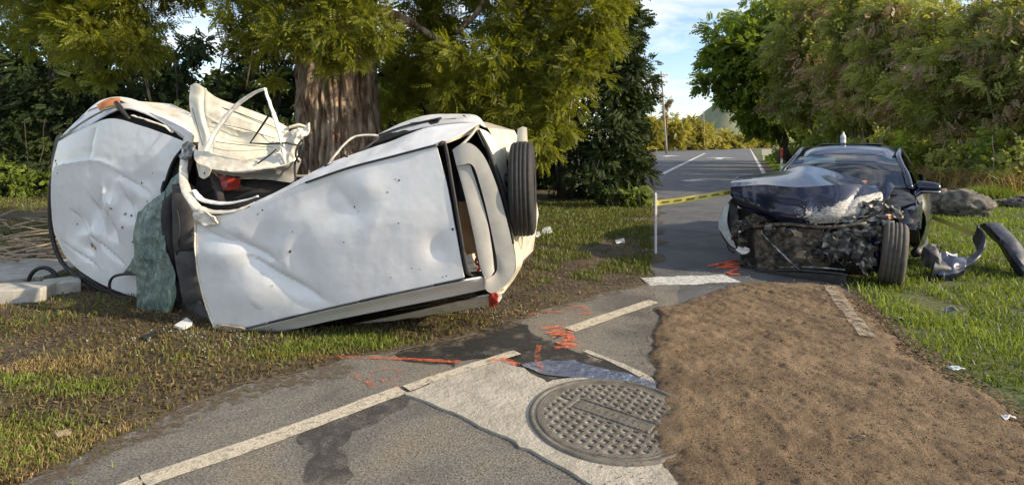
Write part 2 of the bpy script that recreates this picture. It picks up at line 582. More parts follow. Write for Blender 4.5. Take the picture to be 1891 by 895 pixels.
def black_paint():
    m, N, L, b = new_mat('black_blue_car_paint')
    n1 = noise_node(N, L, 5, 6, 0.6)
    c = ramp(N, L, n1.outputs['Fac'], [(0.3, (0.005, 0.009, 0.028)), (0.7, (0.008, 0.014, 0.040))])
    L.new(c.outputs['Color'], b.inputs['Base Color'])
    b.inputs['Roughness'].default_value = 0.2
    b.inputs['Specular IOR Level'].default_value = 0.3
    b.inputs['Coat Weight'].default_value = 0.7
    b.inputs['Coat Roughness'].default_value = 0.06
    return m
M.black = black_paint()
def scraped_paint():
    """dark paint scraped through to pale primer in streaks; the mask is stored on the mesh"""
    m, N, L, b = new_mat('scraped_black_paint')
    at = N.new('ShaderNodeAttribute'); at.attribute_name = 'scrape'
    n1 = noise_node(N, L, 16, 8, 0.75, dist=1.6, stretch=(1.0, 1.0, 1.6))
    n2 = noise_node(N, L, 55, 5, 0.7, dist=0.8, stretch=(0.6, 0.6, 2.0))
    ad = N.new('ShaderNodeMath'); ad.operation = 'MULTIPLY_ADD'
    L.new(n1.outputs['Fac'], ad.inputs[0]); ad.inputs[1].default_value = 1.3
    ad.inputs[2].default_value = -1.17
    ad2 = N.new('ShaderNodeMath'); ad2.operation = 'ADD'
    L.new(ad.outputs[0], ad2.inputs[0]); L.new(at.outputs['Fac'], ad2.inputs[1])
    f = ramp(N, L, ad2.outputs[0], [(0.20, (0, 0, 0)), (0.28, (1, 1, 1))])
    pale = ramp(N, L, n2.outputs['Fac'], [(0.34, (0.10, 0.10, 0.105)), (0.52, (0.40, 0.39, 0.37)), (0.68, (0.66, 0.63, 0.58))])
    n3 = noise_node(N, L, 5, 6, 0.6)
    dk = ramp(N, L, n3.outputs['Fac'], [(0.3, (0.005, 0.009, 0.028)), (0.7, (0.008, 0.014, 0.040))])
    c = mixc(N, L, f.outputs['Color'], dk.outputs['Color'], pale.outputs['Color'])
    L.new(c, b.inputs['Base Color'])
    rr = N.new('ShaderNodeMapRange'); L.new(f.outputs['Color'], rr.inputs['Value'])
    rr.inputs['To Min'].default_value = 0.2; rr.inputs['To Max'].default_value = 0.6
    L.new(rr.outputs['Result'], b.inputs['Roughness'])
    ct = N.new('ShaderNodeMath'); ct.operation = 'SUBTRACT'; ct.inputs[0].default_value = 0.75; ct.use_clamp = True
    L.new(f.outputs['Color'], ct.inputs[1]); L.new(ct.outputs[0], b.inputs['Coat Weight'])
    b.inputs['Coat Roughness'].default_value = 0.06
    b.inputs['Specular IOR Level'].default_value = 0.3
    bump(N, L, b, n2.outputs['Fac'], 0.12, 0.004)
    return m
M.scraped = scraped_paint()
M.engine = surf('grimy_engine_metal', [(0.32, (0.02, 0.018, 0.016)), (0.5, (0.10, 0.085, 0.068)), (0.7, (0.27, 0.23, 0.18))], 16, 8, 0.6, 0.7, 0.012, 40, metallic=0.3)
M.silver = surf('torn_aluminium', [(0.34, (0.035, 0.034, 0.033)), (0.5, (0.17, 0.165, 0.155)), (0.70, (0.55, 0.53, 0.49))], 17, 8, 0.42, 0.6, 0.01, 45, metallic=0.55)
M.plastic = surf('dull_black_plastic', [(0.3, (0.014, 0.014, 0.015)), (0.7, (0.045, 0.044, 0.043))], 16, 6, 0.5, 0.3, 0.004, 60)
M.scuffed = surf('scuffed_black_plastic', [(0.36, (0.010, 0.012, 0.020)), (0.64, (0.022, 0.026, 0.040)), (0.80, (0.22, 0.25, 0.30))], 9, 9, 0.5, 0.25, 0.004, 50, dist=1.0, stretch=(1, 1, 0.35))
M.lens = surf('clear_headlamp_lens', [(0.3, (0.45, 0.55, 0.60)), (0.7, (0.72, 0.78, 0.80))], 9, 4, 0.12, 0.1, 0.003, 30)
M.amber = surf('amber_plastic', [(0.3, (0.50, 0.18, 0.05)), (0.7, (0.62, 0.30, 0.10))], 20, 4, 0.35, 0.1, 0.003, 40)
M.rim = surf('alloy_rim', [(0.3, (0.35, 0.35, 0.36)), (0.7, (0.60, 0.60, 0.60))], 12, 4, 0.3, 0.1, 0.002, 40, metallic=0.8)

# vegetation and stone
M.bark = surf('fibrous_bark', [(0.30, (0.035, 0.022, 0.015)), (0.44, (0.16, 0.105, 0.072)), (0.56, (0.33, 0.26, 0.195)), (0.75, (0.48, 0.41, 0.33))], 8, 10, 0.95, 1.0, 0.05, 16, stretch=(1, 1, 0.22), dist=1.2)
M.bark_red = surf('stripped_red_bark', [(0.3, (0.09, 0.030, 0.014)), (0.7, (0.24, 0.085, 0.035))], 12, 8, 0.95, 0.8, 0.03, 20, stretch=(1, 1, 0.15))
M.bark_thin = surf('pale_stem_bark', [(0.3, (0.22, 0.18, 0.13)), (0.7, (0.46, 0.39, 0.29))], 9, 6, 0.9, 0.5, 0.02, 22)
M.bark_dark = surf('dark_stem_bark', [(0.3, (0.03, 0.024, 0.018)), (0.7, (0.10, 0.08, 0.06))], 9, 6, 0.9, 0.5, 0.02, 22)
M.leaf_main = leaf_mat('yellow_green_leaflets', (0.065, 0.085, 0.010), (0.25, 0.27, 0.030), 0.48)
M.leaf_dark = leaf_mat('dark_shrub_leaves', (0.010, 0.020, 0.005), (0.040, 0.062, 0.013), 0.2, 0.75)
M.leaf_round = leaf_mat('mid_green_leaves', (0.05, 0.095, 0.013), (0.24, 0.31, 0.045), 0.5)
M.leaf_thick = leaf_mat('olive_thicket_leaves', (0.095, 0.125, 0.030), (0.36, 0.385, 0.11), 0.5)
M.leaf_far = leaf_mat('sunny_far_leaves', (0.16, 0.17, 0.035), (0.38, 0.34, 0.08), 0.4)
M.leaf_dry = leaf_mat('dry_brown_leaves', (0.15, 0.10, 0.05), (0.34, 0.25, 0.14), 0.3)
M.leaf_weed = leaf_mat('weed_leaves', (0.06, 0.10, 0.015), (0.20, 0.26, 0.04), 0.35)
M.grass = leaf_mat('green_grass_blades', (0.040, 0.075, 0.010), (0.20, 0.26, 0.045), 0.4)
M.grass_mix = leaf_mat('mixed_verge_grass', (0.060, 0.043, 0.020), (0.17, 0.145, 0.048), 0.3)
M.grass_shade = leaf_mat('dull_green_grass', (0.045, 0.062, 0.012), (0.15, 0.18, 0.04), 0.35)
M.grass_dry = leaf_mat('dry_straw_grass', (0.14, 0.095, 0.04), (0.42, 0.31, 0.14), 0.3)
M.litter = leaf_mat('fallen_leaf_litter', (0.05, 0.032, 0.018), (0.23, 0.155, 0.08), 0.1)
M.rock = surf('volcanic_rock', [(0.32, (0.035, 0.032, 0.029)), (0.5, (0.13, 0.115, 0.098)), (0.72, (0.27, 0.24, 0.205))], 7, 9, 0.92, 0.9, 0.04, 14)
M.twig = surf('dry_twig', [(0.3, (0.24, 0.18, 0.12)), (0.7, (0.48, 0.38, 0.26))], 12, 5, 0.9, 0.4, 0.01, 40)
M.hill = surf('hillside_scrub', [(0.3, (0.10, 0.14, 0.09)), (0.55, (0.20, 0.21, 0.12)), (0.8, (0.27, 0.26, 0.16))], 0.02, 8, 0.95, 0, 0)
M.pole = surf('weathered_pole', [(0.3, (0.22, 0.19, 0.15)), (0.7, (0.40, 0.36, 0.30))], 4, 5, 0.9, 0.2, 0.01, 20)
def flat(name, col, rough=0.6, spec=0.5):
    return surf(name, [(0.3, tuple(v * 0.86 for v in col)), (0.7, col)], 14, 5, rough, 0.15, 0.003, 60, spec=spec)
M.white_plastic = flat('white_plastic', (0.75, 0.75, 0.73), 0.4)
M.red_paint = flat('red_paint', (0.42, 0.05, 0.03), 0.5)
M.tape = flat('yellow_tape', (0.80, 0.70, 0.16), 0.4)
M.tape_print = flat('black_tape_print', (0.07, 0.06, 0.03), 0.5)
M.cyan_glass = flat('pale_glass_chunk', (0.45, 0.58, 0.58), 0.25)
M.rag = flat('blue_grey_rag', (0.24, 0.26, 0.32), 0.9)
M.bottle_white = flat('bottle_white', (0.72, 0.75, 0.80), 0.25)

# ================================================================== GROUND
def slab(name, pts2, z0, z1, mat, jitter=0.0, seg=0.0, seed=0, parent=None):
    tmp = poly_sheet(name, pts2, z1, mat, jitter, seg, seed)
    me = tmp.data
    top = np.array([v.co[:] for v in me.vertices])
    order = list(me.polygons[0].vertices)
    bpy.data.objects.remove(tmp)
    n = len(top)
    low = top.copy(); low[:, 2] = z0
    V = np.concatenate([top, low])
    F = [order] + [[order[(i + 1) % n], order[i], order[i] + n, order[(i + 1) % n] + n] for i in range(n)]
    me2 = mesh_np(name, V, F, False)
    return obj(name, me2, mat, parent)

gp = bpy.data.meshes.new('ground')
gp.from_pydata([(-3000, -300, 0), (3000, -300, 0), (3000, 4000, 0), (-3000, 4000, 0)], [], [[0, 1, 2, 3]])
ground = struct(obj('ground', gp, M.soil))

RAY = 0.2655
def line_x(d):
    return 0.4345 * d + 0.83
main_road = struct(poly_sheet('main_road', [(.2, .8), (RAY * 5.9, 5.9), (RAY * 170, 170), (line_x(170) + .12, 170), (line_x(.8) + .12, .8)], 0.004, M.road, .26, .35, 19))
edge_px = [(40, 895), (190, 822), (330, 757), (450, 712), (560, 688), (640, 662), (760, 642), (900, 612), (1000, 573), (1100, 546), (1207, 520)]
side_pts = [(-6, -6), (-2.75, 1.2)] + [tuple(G(*p)[:2]) for p in edge_px] + [(RAY * 5.86 + .22, 5.86), (.75, 1.7), (.4, -6)]
side_road = struct(poly_sheet('side_road', side_pts, 0.008, M.asphalt, 0.05, 0.12, 3))

def strip(name, px, w, z, mat, parent, jit=0.0, seed=0, world=False, n=None):
    pts = [np.array(p[:2]) if world else G(*p)[:2] for p in px]
    p3 = [np.array([p[0], p[1], z]) for p in pts]
    L = sum(np.linalg.norm(b - a) for a, b in zip(p3, p3[1:]))
    n = n or max(6, int(L / 0.06))
    C = resample(p3, n, len(p3) > 2)
    t = np.gradient(C, axis=0); t /= np.maximum(np.linalg.norm(t, axis=1, keepdims=True), 1e-9)
    nr = np.stack([-t[:, 1], t[:, 0], t[:, 2] * 0], 1)
    j1 = 1 + jit * fbm(C + seed * 7.7, 7.0, 3, seed)
    j2 = 1 + jit * fbm(C + seed * 3.1 + 50, 7.0, 3, seed + 3)
    A = C + nr * (w / 2 * j1)[:, None]; B = C - nr * (w / 2 * j2)[:, None]
    Q = np.stack([A, B], 0)
    me = grid_mesh(name, Q)
    if me.polygons[0].normal.z < 0:
        me.flip_normals()
    return obj(name, me, mat, parent)

# painted lines
strip('edge_line', [(262, 893), (500, 812), (744, 722)], 0.115, 0.013, M.line, side_road, 0.10, 1)
strip('edge_line', [(190, 925), (262, 893)], 0.115, 0.013, M.line, side_road, 0.08, 2)
strip('edge_line', [(1052, 611), (1130, 584), (1207, 558)], 0.12, 0.013, M.line, side_road, 0.10, 4)
# concrete apron with the manhole
ap_px = [(748, 734), (800, 709), (850, 690), (905, 668), (952, 682), (1010, 712), (1080, 703), (1150, 714), (1230, 735)]
ap = [tuple(G(*p)[:2]) for p in ap_px] + [(1.3, 3.0), (1.3, 1.9), tuple(G(1150, 960)[:2]), tuple(G(1075, 893)[:2]), tuple(G(960, 832)[:2]), tuple(G(850, 773)[:2])]
apron = struct(slab('concrete_apron', ap, -0.02, 0.022, M.concrete, 0.035, 0.05, 8))
strip('edge_line', [(750, 724), (850, 689), (955, 656)], 0.085, 0.0262, M.line, side_road, 0.3, 6)
# dark damp ground round the apron and the puddle
wet_px = [(730, 655), (800, 640), (880, 620), (930, 598), (975, 602), (1000, 625), (1080, 655), (1214, 700), (1214, 742), (1100, 720), (1000, 716), (945, 690), (900, 664), (840, 682), (770, 672)]
obj_w = poly_sheet('damp_patch', [G(*p) for p in wet_px], 0.0115, M.wet, 0.06, 0.05, 12)
obj_w.parent = side_road
pud_px = [(962, 676), (1010, 668), (1060, 668), (1130, 688), (1214, 712), (1214, 746), (1130, 716), (1060, 702), (1000, 694)]
puddle = struct(poly_sheet('puddle', [G(*p) for p in pud_px], 0.0162, M.water, 0.03, 0.04, 14))
st_px = [(560, 800), (575, 782), (600, 790), (640, 775), (745, 735), (755, 745), (650, 800), (625, 830), (640, 895), (560, 895), (585, 840)]
M.stain = speckle_alpha('dark_oil_stain', (0.05, 0.048, 0.045), 7, 0.36, 0.7)
s = poly_sheet('oil_stain', [G(*p) for p in st_px], 0.0112, M.stain, 0.05, 0.04, 21); s.parent = side_road
strip('tar_seam', [(1080, 650), (1150, 678), (1214, 712)], 0.05, 0.0142, M.concrete, side_road, 0.6, 31)
strip('tar_seam', [(900, 668), (1000, 640), (1052, 611)], 0.03, 0.0142, M.wet, side_road, 0.7, 33)

# soil washed over the ragged asphalt edge
strip('soil_spill', [(40, 893), (190, 820), (330, 755), (450, 712), (560, 690), (640, 668)], 0.34, 0.0122, M.spill, side_road, 0.5, 51)
strip('soil_spill', [(60, 900), (200, 832), (340, 770), (460, 722), (570, 698)], 0.22, 0.0134, M.spill, side_road, 0.6, 57)
strip('soil_spill', [(700, 655), (820, 634), (920, 608), (1000, 576), (1100, 548), (1205, 522)], 0.16, 0.0124, M.spill, side_road, 0.6, 53)
slab('kerb_slab', [G(*p) for p in [(-60, 535), (80, 518), (140, 498), (150, 488), (60, 484), (-60, 492)]], -.02, .05, M.concrete2, .03, .1, 9, ground)
# sprayed marks on the side road
def spray(strokes, w, mat, z=0.0165, parent=side_road, jit=0.35):
    for k, s_ in enumerate(strokes):
        strip('spray_mark', s_, w, z + 0.0012 * k, mat, parent, jit, 40 + k + int(s_[0][0]))
spray([[(645, 688), (664, 702), (690, 719), (684, 700), (690, 688), (722, 684), (738, 690), (728, 703), (704, 706), (722, 714), (765, 716)]], 0.035, M.orange_faint, 0.0150)
spray([[(470, 657), (560, 660), (650, 662), (740, 666), (850, 672)]], 0.05, M.orange_faint, 0.0162)
spray([[(690, 664), (770, 668), (850, 672)]], 0.04, M.orange, 0.0176)
spray([[(1000, 611), (1042, 606), (1020, 616), (1060, 618), (1018, 624), (1062, 628), (1032, 636), (1068, 642), (1024, 647)], [(1008, 618), (1050, 622), (1056, 634)]], 0.055, M.orange, 0.0192)
spray([[(975, 582), (1010, 578), (1040, 578)], [(1040, 574), (1075, 568), (1085, 582), (1060, 586)]], 0.075, M.orange_faint, 0.0168)
spray([[(996, 640), (992, 660), (1000, 690)]], 0.04, M.orange_faint, 0.0190)
spray([[(905, 674), (926, 670), (958, 681)]], 0.05, M.orange, 0.0300)

# manhole cover : height field with recessed cups, frame ring round it
def manhole():
    c = np.array([0.545, 2.935]); R = 0.405
    root = thing('manhole_cover', (c[0], c[1], 0.022), 'round iron manhole cover with rows of dark pits, set in concrete', 'manhole cover')
    ang = rad(-38)      # direction of the raised bar across the cover
    ca, sa = math.cos(ang), math.sin(ang)
    # cover
    st = 0.0055
    k = int(R / st) + 2
    g = np.arange(-k, k + 1) * st
    X, Y = np.meshgrid(g, g)
    r = np.hypot(X, Y)
    lx = X * ca + Y * sa; ly = -X * sa + Y * ca
    z = np.full_like(X, 0.008)
    row = np.floor(Y / 0.047); oy = Y - (row + .5) * 0.047
    ox = X + (np.mod(row, 2)) * 0.029; ox = ox - np.floor(ox / 0.058) * 0.058 - 0.029
    pit = (np.abs(ox) + np.maximum(oy, -oy * 1.0) * 1.0 < 0.0180) & (r < R - 0.035)
    bar = (np.abs(ly) < 0.062) & (np.abs(lx) < 0.24)
    pit &= ~((np.abs(ly) < 0.078) & (np.abs(lx) < 0.26))
    z[pit] = -0.065
    groove = bar & ((np.abs(ly) > 0.048) | (np.abs(lx) > 0.228))
    z[groove] = -0.010
    let = bar & (np.abs(ly) < 0.022) & (np.abs(lx) < 0.17) & (np.sin(lx * 160) > 0.1) & (np.sin(ly * 150 + lx * 60) > -0.5)
    z[let] = 0.011
    slot = (np.abs(ly) < 0.012) & (np.abs(np.abs(lx) - 0.315) < 0.045)
    z[slot] = -0.014
    V = np.stack([X + c[0], Y + c[1], z + 0.022], -1)
    n = len(g)
    keep = (r < R)
    i = np.arange(n - 1)[:, None] * n + np.arange(n - 1)[None, :]
    F = np.stack([i, i + 1, i + n + 1, i + n], -1).reshape(-1, 4)
    kf = keep.ravel()[F].all(1)
    F = F[kf]
    used = np.unique(F); mp = np.zeros(n * n, int); mp[used] = np.arange(len(used))
    me = mesh_np('cover_plate', V.reshape(-1, 3)[used], mp[F], False)
    obj('cover_plate', me, M.iron, root)
    # frame
    prof = [(R - 0.004, -0.02), (R - 0.004, 0.006), (R + 0.004, 0.010), (R + 0.010, -0.004), (R + 0.018, -0.004), (R + 0.022, 0.012), (R + 0.042, 0.013), (R + 0.05, 0.002), (R + 0.05, -0.02)]
    a = np.linspace(0, 2 * np.pi, 97)
    Q = np.array([[(c[0] + pr * np.cos(t), c[1] + pr * np.sin(t), 0.022 + pz) for t in a] for pr, pz in prof])
    obj('frame_ring', grid_mesh('frame_ring', Q), M.iron, root)
manhole()

# main road markings
strip('lane_line', [G(1208, 323)[:2] + np.array([0.3, 0]), G(1302, 283)[:2]], 0.26, 0.008, M.white_line, main_road, 0.05, 5, True, 40)
mr_edge = [(line_x(d), d) for d in (5.2, 8, 12, 20, 30, 45, 70, 110, 165)]
strip('edge_line', mr_edge[1:], 0.20, 0.008, M.white_line, main_road, 0.05, 9, True, 200)
strip('stop_bar', [(1190, 520), (1270, 519), (1352, 515)], 0.34, 0.0095, M.white_line, main_road, 0.25, 15, False, 40)
def arrow_mark(cx, d, s=1.0):
    a = np.array([0.4345, 1.0]); a /= np.linalg.norm(a); b = np.array([a[1], -a[0]])
    o = np.array([cx, d])
    pts = [(-0.15, -3), (0.15, -3), (0.15, 0), (0.75, 0), (0, 2.4), (-0.75, 0), (-0.15, 0)]
    q = [o + b * x * s * 1.6 + a * y * s for x, y in pts]
    e = poly_sheet('lane_arrow', q, 0.008, M.white_line); e.parent = main_road
arrow_mark(*G(1330, 292)[:2], 1.25)
arrow_mark(*G(1236, 288)[:2], 1.25)
strip('road_patch', [G(1262, 334)[:2], G(1300, 333)[:2]], 0.5, 0.008, M.white_line, main_road, 0.5, 16, True, 10)
spray([[(1308, 493), (1340, 486), (1365, 482), (1330, 490), (1366, 488), (1325, 496), (1364, 494)], [(1362, 497), (1345, 507), (1366, 508)]], 0.05, M.orange_bold, 0.0125, main_road)

# right-hand verge: grass on slightly darker earth
M.verge = surf('verge_turf', [(0.3, (0.035, 0.05, 0.012)), (0.5, (0.075, 0.095, 0.022)), (0.7, (0.115, 0.105, 0.045)), (0.85, (0.10, 0.07, 0.04))], 1.1, 8, 0.95, 0.8, 0.03, 30, fine=(45, 0.6, 1.3))
vx = [(line_x(d) + 0.5, d) for d in (5.3, 8, 14, 30, 60, 165)]
verge = struct(poly_sheet('grass_verge', [(1.2, .6), (3.0, 2.4)] + [tuple(G(*p)[:2]) for p in ((1780, 720), (1690, 650), (1640, 590), (1600, 552))] + vx + [(120, 165), (60, 40), (14, 4), (8, .6)], 0.006, M.verge, 0.05, 0.25, 5))

# spread dirt
def seg_dist(Pt, poly):
    best = np.full(len(Pt), 1e9); inside = np.zeros(len(Pt), bool)
    n = len(poly)
    for i in range(n):
        a, b = np.array(poly[i]), np.array(poly[(i + 1) % n])
        ab = b - a
        t = np.clip(((Pt - a) @ ab) / (ab @ ab), 0, 1)
        best = np.minimum(best, np.linalg.norm(Pt - a - t[:, None] * ab, axis=1))
        cond = ((a[1] > Pt[:, 1]) != (b[1] > Pt[:, 1])) & (Pt[:, 0] < (b[0] - a[0]) * (Pt[:, 1] - a[1]) / (b[1] - a[1] + 1e-12) + a[0])
        inside ^= cond
    return np.where(inside, best, -best)

dirt_poly = [(RAY * 1.2, 1.2), (RAY * 4.84, 4.84)] + [tuple(G(*p)[:2]) for p in ((1300, 545), (1372, 522), (1470, 524), (1560, 530), (1590, 560), (1640, 600), (1690, 655), (1770, 705), (1850, 755), (1930, 815))] + [(2.3, 1.2)]
def build_dirt():
    st = 0.0165
    xs = np.arange(0.25, 3.4, st); ys = np.arange(1.3, 6.3, st)
    X, Y = np.meshgrid(xs, ys)
    pt = np.stack([X.ravel(), Y.ravel()], 1)
    p3 = np.concatenate([pt, np.zeros((len(pt), 1))], 1)
    sd = seg_dist(pt, dirt_poly) + 0.07 * fbm(p3, 2.6, 4, 2)
    h = np.clip(sd / 0.16, -1, 1)
    z = 0.047 * np.where(h > 0, np.sqrt(np.clip(h, 0, 1)), h * 2)
    # thin where the road shows at the far left
    amp = np.clip(sd / 0.12, 0, 1)
    lum = fbm(p3, 9, 4, 4, 0.62)
    # wheel-combed rows running with the road
    rowc = np.sin((pt[:, 0] * 0.86 + pt[:, 1] * 0.5) * 42 + 2.5 * fbm(p3, 2.2, 2, 8)) * np.clip(0.6 - fbm(p3, 0.9, 2, 6), 0, 1)
    clod = np.clip(vnoise(p3, 24, 31), 0.25, 1) - 0.25
    clod2 = np.clip(vnoise(p3, 46, 37), 0.2, 1) - 0.2
    z = z + amp * (0.008 * lum + 0.0045 * rowc + 0.013 * clod + 0.014 * clod2)
    # a shallow scraped groove
    V = np.stack([pt[:, 0], pt[:, 1], z], 1)
    n = len(xs)
    i = np.arange(len(ys) - 1)[:, None] * n + np.arange(n - 1)[None, :]
    F = np.stack([i, i + 1, i + n + 1, i + n], -1).reshape(-1, 4)
    F = F[(sd[F] > -0.06).any(1)]
    used = np.unique(F); mp = np.zeros(len(V), int); mp[used] = np.arange(len(used))
    md = M.dirt.copy(); md.name = 'spread_dirt_thinning'
    N_, L_ = md.node_tree.nodes, md.node_tree.links
    at = N_.new('ShaderNodeAttribute'); at.attribute_name = 'cover'
    nn_ = noise_node(N_, L_, 26, 6, .75); ma = N_.new('ShaderNodeMath'); ma.operation = 'ADD'
    L_.new(nn_.outputs['Fac'], ma.inputs[0]); L_.new(at.outputs['Fac'], ma.inputs[1])
    rp = ramp(N_, L_, ma.outputs[0], [(.52, (0, 0, 0)), (.80, (1, 1, 1))])
    L_.new(rp.outputs['Color'], N_['Principled BSDF'].inputs['Alpha'])
    me = mesh_np('spread_dirt', V[used], mp[F])
    av = me.attributes.new('cover', 'FLOAT', 'POINT')
    av.data.foreach_set('value', np.clip((sd[used] + .02) / .30, 0, 1).astype(np.float32))
    o = obj('spread_dirt', me, md)
    return struct(o)
dirt = build_dirt()
# pebbles and clods lying on the dirt
def pebbles(name, n, poly_fn, smin, smax, mat):
    base = np.array([(1, 0, 0), (-1, 0, 0), (0, 1, 0), (0, -1, 0), (0, 0, .7), (0, 0, -.7)], float)
    F0 = np.array([(0, 2, 4), (2, 1, 4), (1, 3, 4), (3, 0, 4), (2, 0, 5), (1, 2, 5), (3, 1, 5), (0, 3, 5)])
    pts = poly_fn(n)
    n = len(pts)
    V = base[None] * RNG.uniform(smin, smax, (n, 1, 1)) * RNG.uniform(0.6, 1.3, (n, 6, 3))
    a = RNG.uniform(0, 6.28, n)
    c, s_ = np.cos(a)[:, None], np.sin(a)[:, None]
    V = np.stack([V[..., 0] * c - V[..., 1] * s_, V[..., 0] * s_ + V[..., 1] * c, V[..., 2]], -1) + pts[:, None, :]
    F = (F0[None] + (np.arange(n) * 6)[:, None, None]).reshape(-1, 3)
    o = obj(name, mesh_np(name, V.reshape(-1, 3), F, False), mat)
    return o

def in_poly(poly, n, z, shrink=0.06, dpow=1.0):
    P_ = np.array(poly); lo, hi = P_.min(0), P_.max(0)
    q = RNG.uniform(lo, hi, (n * 6, 2))
    q = q[RNG.uniform(0, 1, len(q)) < np.clip((3.0 / np.maximum(q[:, 1], 1.0)) ** dpow, 0, 1)]
    q = q[seg_dist(q, poly) > shrink][:n]
    return np.concatenate([q, np.full((len(q), 1), z)], 1)
o = pebbles('dirt_clods', 6000, lambda n: in_poly(dirt_poly, n, 0.052, 0.14), 0.002, 0.0065, M.dirt)
struct(o, 'stuff'); o['label'] = 'loose brown clods scattered over the spread dirt'; o['category'] = 'dirt clods'
# pale concrete edging that comes out of the dirt beside the black car
ed = [(line_x(d) + 0.05 * (5.4 - d), d) for d in (5.5, 5.0, 4.5, 4.05)]
M.buried = speckle_alpha('dirt_caked_edging', (0.34, 0.29, 0.22), 13, 0.40, 0.60)
q = strip('kerb_edging', ed, 0.11, 0.064, M.buried, main_road, 0.25, 77, True, 30)

# ================================================================== VEGETATION
def sprig_template(pairs=5, ll=0.36, lw=0.13):
    V, F = [], []
    def leaf(p, d, n_, l, w):
        d = d / np.linalg.norm(d); s_ = np.cross(d, n_); k = len(V)
        V.extend([p, p + d * l * .5 + s_ * w, p + d * l - n_ * l * .18, p + d * l * .5 - s_ * w]); F.append([k, k + 1, k + 2, k + 3])
    up = np.array([0, 0, 1.])
    for i in range(pairs):
        t = 0.15 + 0.75 * i / pairs
        p = np.array([t, 0, -0.25 * t * t])
        for s_ in (-1, 1):
            leaf(p, np.array([0.55, s_ * 0.85, -0.22]), up, ll * (1 - 0.4 * abs(t - .5)), lw)
    leaf(np.array([.88, 0, -.2]), np.array([1, 0, -.45]), up, ll, lw)
    return np.array(V), np.array(F)
SPRIG = sprig_template(4)
SPRIG_FINE = sprig_template(5, 0.33, 0.055)
SPRIG_MID = sprig_template(4, 0.36, 0.085)
SPRIG_BROAD = sprig_template(2, 0.55, 0.22)

def rot_from(d, roll):
    """(N,3,3) with x axis = d"""
    x = d / np.linalg.norm(d, axis=1, keepdims=True)
    up = np.tile(np.array([0, 0, 1.]), (len(d), 1))
    y = np.cross(up, x); y /= np.maximum(np.linalg.norm(y, axis=1, keepdims=True), 1e-6)
    z = np.cross(x, y)
    c, s_ = np.cos(roll)[:, None], np.sin(roll)[:, None]
    y2 = y * c + z * s_; z2 = -y * s_ + z * c
    return np.stack([x, y2, z2], 2)

def foliage_mesh(name, pos, dirs, size, tint, templ, roll=1.3):
    TV, TF = templ
    n = len(pos)
    Rm = rot_from(dirs, RNG.normal(0, roll, n))
    V = np.einsum('nij,kj->nki', Rm, TV) * size[:, None, None] + pos[:, None, :]
    F = (TF[None] + (np.arange(n) * len(TV))[:, None, None]).reshape(-1, 4)
    me = mesh_np(name, V.reshape(-1, 3), F, False)
    at = me.attributes.new('tint', 'FLOAT', 'POINT')
    tv = np.clip(tint[:, None] + RNG.normal(0, 0.07, (n, len(TV))), 0, 1)
    at.data.foreach_set('value', tv.astype(np.float32).ravel())
    return me

def sample_blobs(blobs, dens, droop=0.35, shell=0.5, seed=0, wob=0.35):
    """blobs: (x,y,z,rx,ry,rz[,weight]); many small tufts spread through each"""
    pos, dirs, tint = [], [], []
    for bi, b in enumerate(blobs):
        c = np.array(b[:3]); r = np.array(b[3:6]); wgt = b[6] if len(b) > 6 else 1.0
        area = (r[0] * r[1] + r[1] * r[2] + r[0] * r[2])
        n = max(20, int(dens * area * wgt))
        # tufts
        nt = max(4, n // 26)
        u = RNG.normal(0, 1, (nt, 3)); u /= np.linalg.norm(u, axis=1, keepdims=True)
        rr = shell + (1 - shell) * RNG.uniform(0, 1, nt) ** 0.6
        k = 1 + wob * vnoise(u * 1.9 + seed + bi * 3.7, 1.0, seed)
        tc = c + u * r * (rr * k)[:, None]
        tr = np.cbrt(r.prod()) * 0.26
        w = RNG.integers(0, nt, n)
        off = RNG.normal(0, 1, (n, 3)) * tr * np.array([1, 1, 0.75]) * 0.75
        p = tc[w] + off
        d = (p - c) / r * 0.7 + off / max(tr, 1e-3) * 0.5 + RNG.normal(0, 0.6, (n, 3))
        d[:, 2] -= droop * 2
        pos.append(p); dirs.append(d)
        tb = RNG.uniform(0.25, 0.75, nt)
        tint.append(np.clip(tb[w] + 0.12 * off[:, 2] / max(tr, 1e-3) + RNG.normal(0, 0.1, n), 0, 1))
    return np.concatenate(pos), np.concatenate(dirs), np.concatenate(tint)

def crown(name, blobs, dens, size, mat, templ, parent, droop=0.35, shell=0.5, seed=0, wob=0.35, cut=None):
    p, d, t = sample_blobs(blobs, dens, droop, shell, seed, wob)
    k = p[:, 2] > 0.05
    if cut is not None:
        k &= ~cut(p)
    p, d, t = p[k], d[k], t[k]
    s_ = size * RNG.uniform(0.65, 1.3, len(p))
    return obj(name, foliage_mesh(name, p, d, s_, t, templ), mat, parent)

def pb(px, py, d, rx, ry, rd=None, w=1.0):
    c = P(px, py, d)
    return (c[0], c[1], c[2], rx * d / 1000., rd or (rx + ry) / 2 * d / 1000., ry * d / 1000., w)

def limb(name, pts, r0, r1, mat, parent, res=10, n=7, wob=0.03, seed=0):
    C = resample(pts, res)
    C = C + np.stack([vnoise(C + seed, 2.2, seed), vnoise(C + 9 + seed, 2.2, seed + 1), 0 * C[:, 0]], 1) * wob * np.linspace(0, 1, res)[:, None] * 2
    V, F = tube_geo(C, np.linspace(r0, r1, res), n)
    return obj(name, mesh_np(name, V, F), mat, parent)

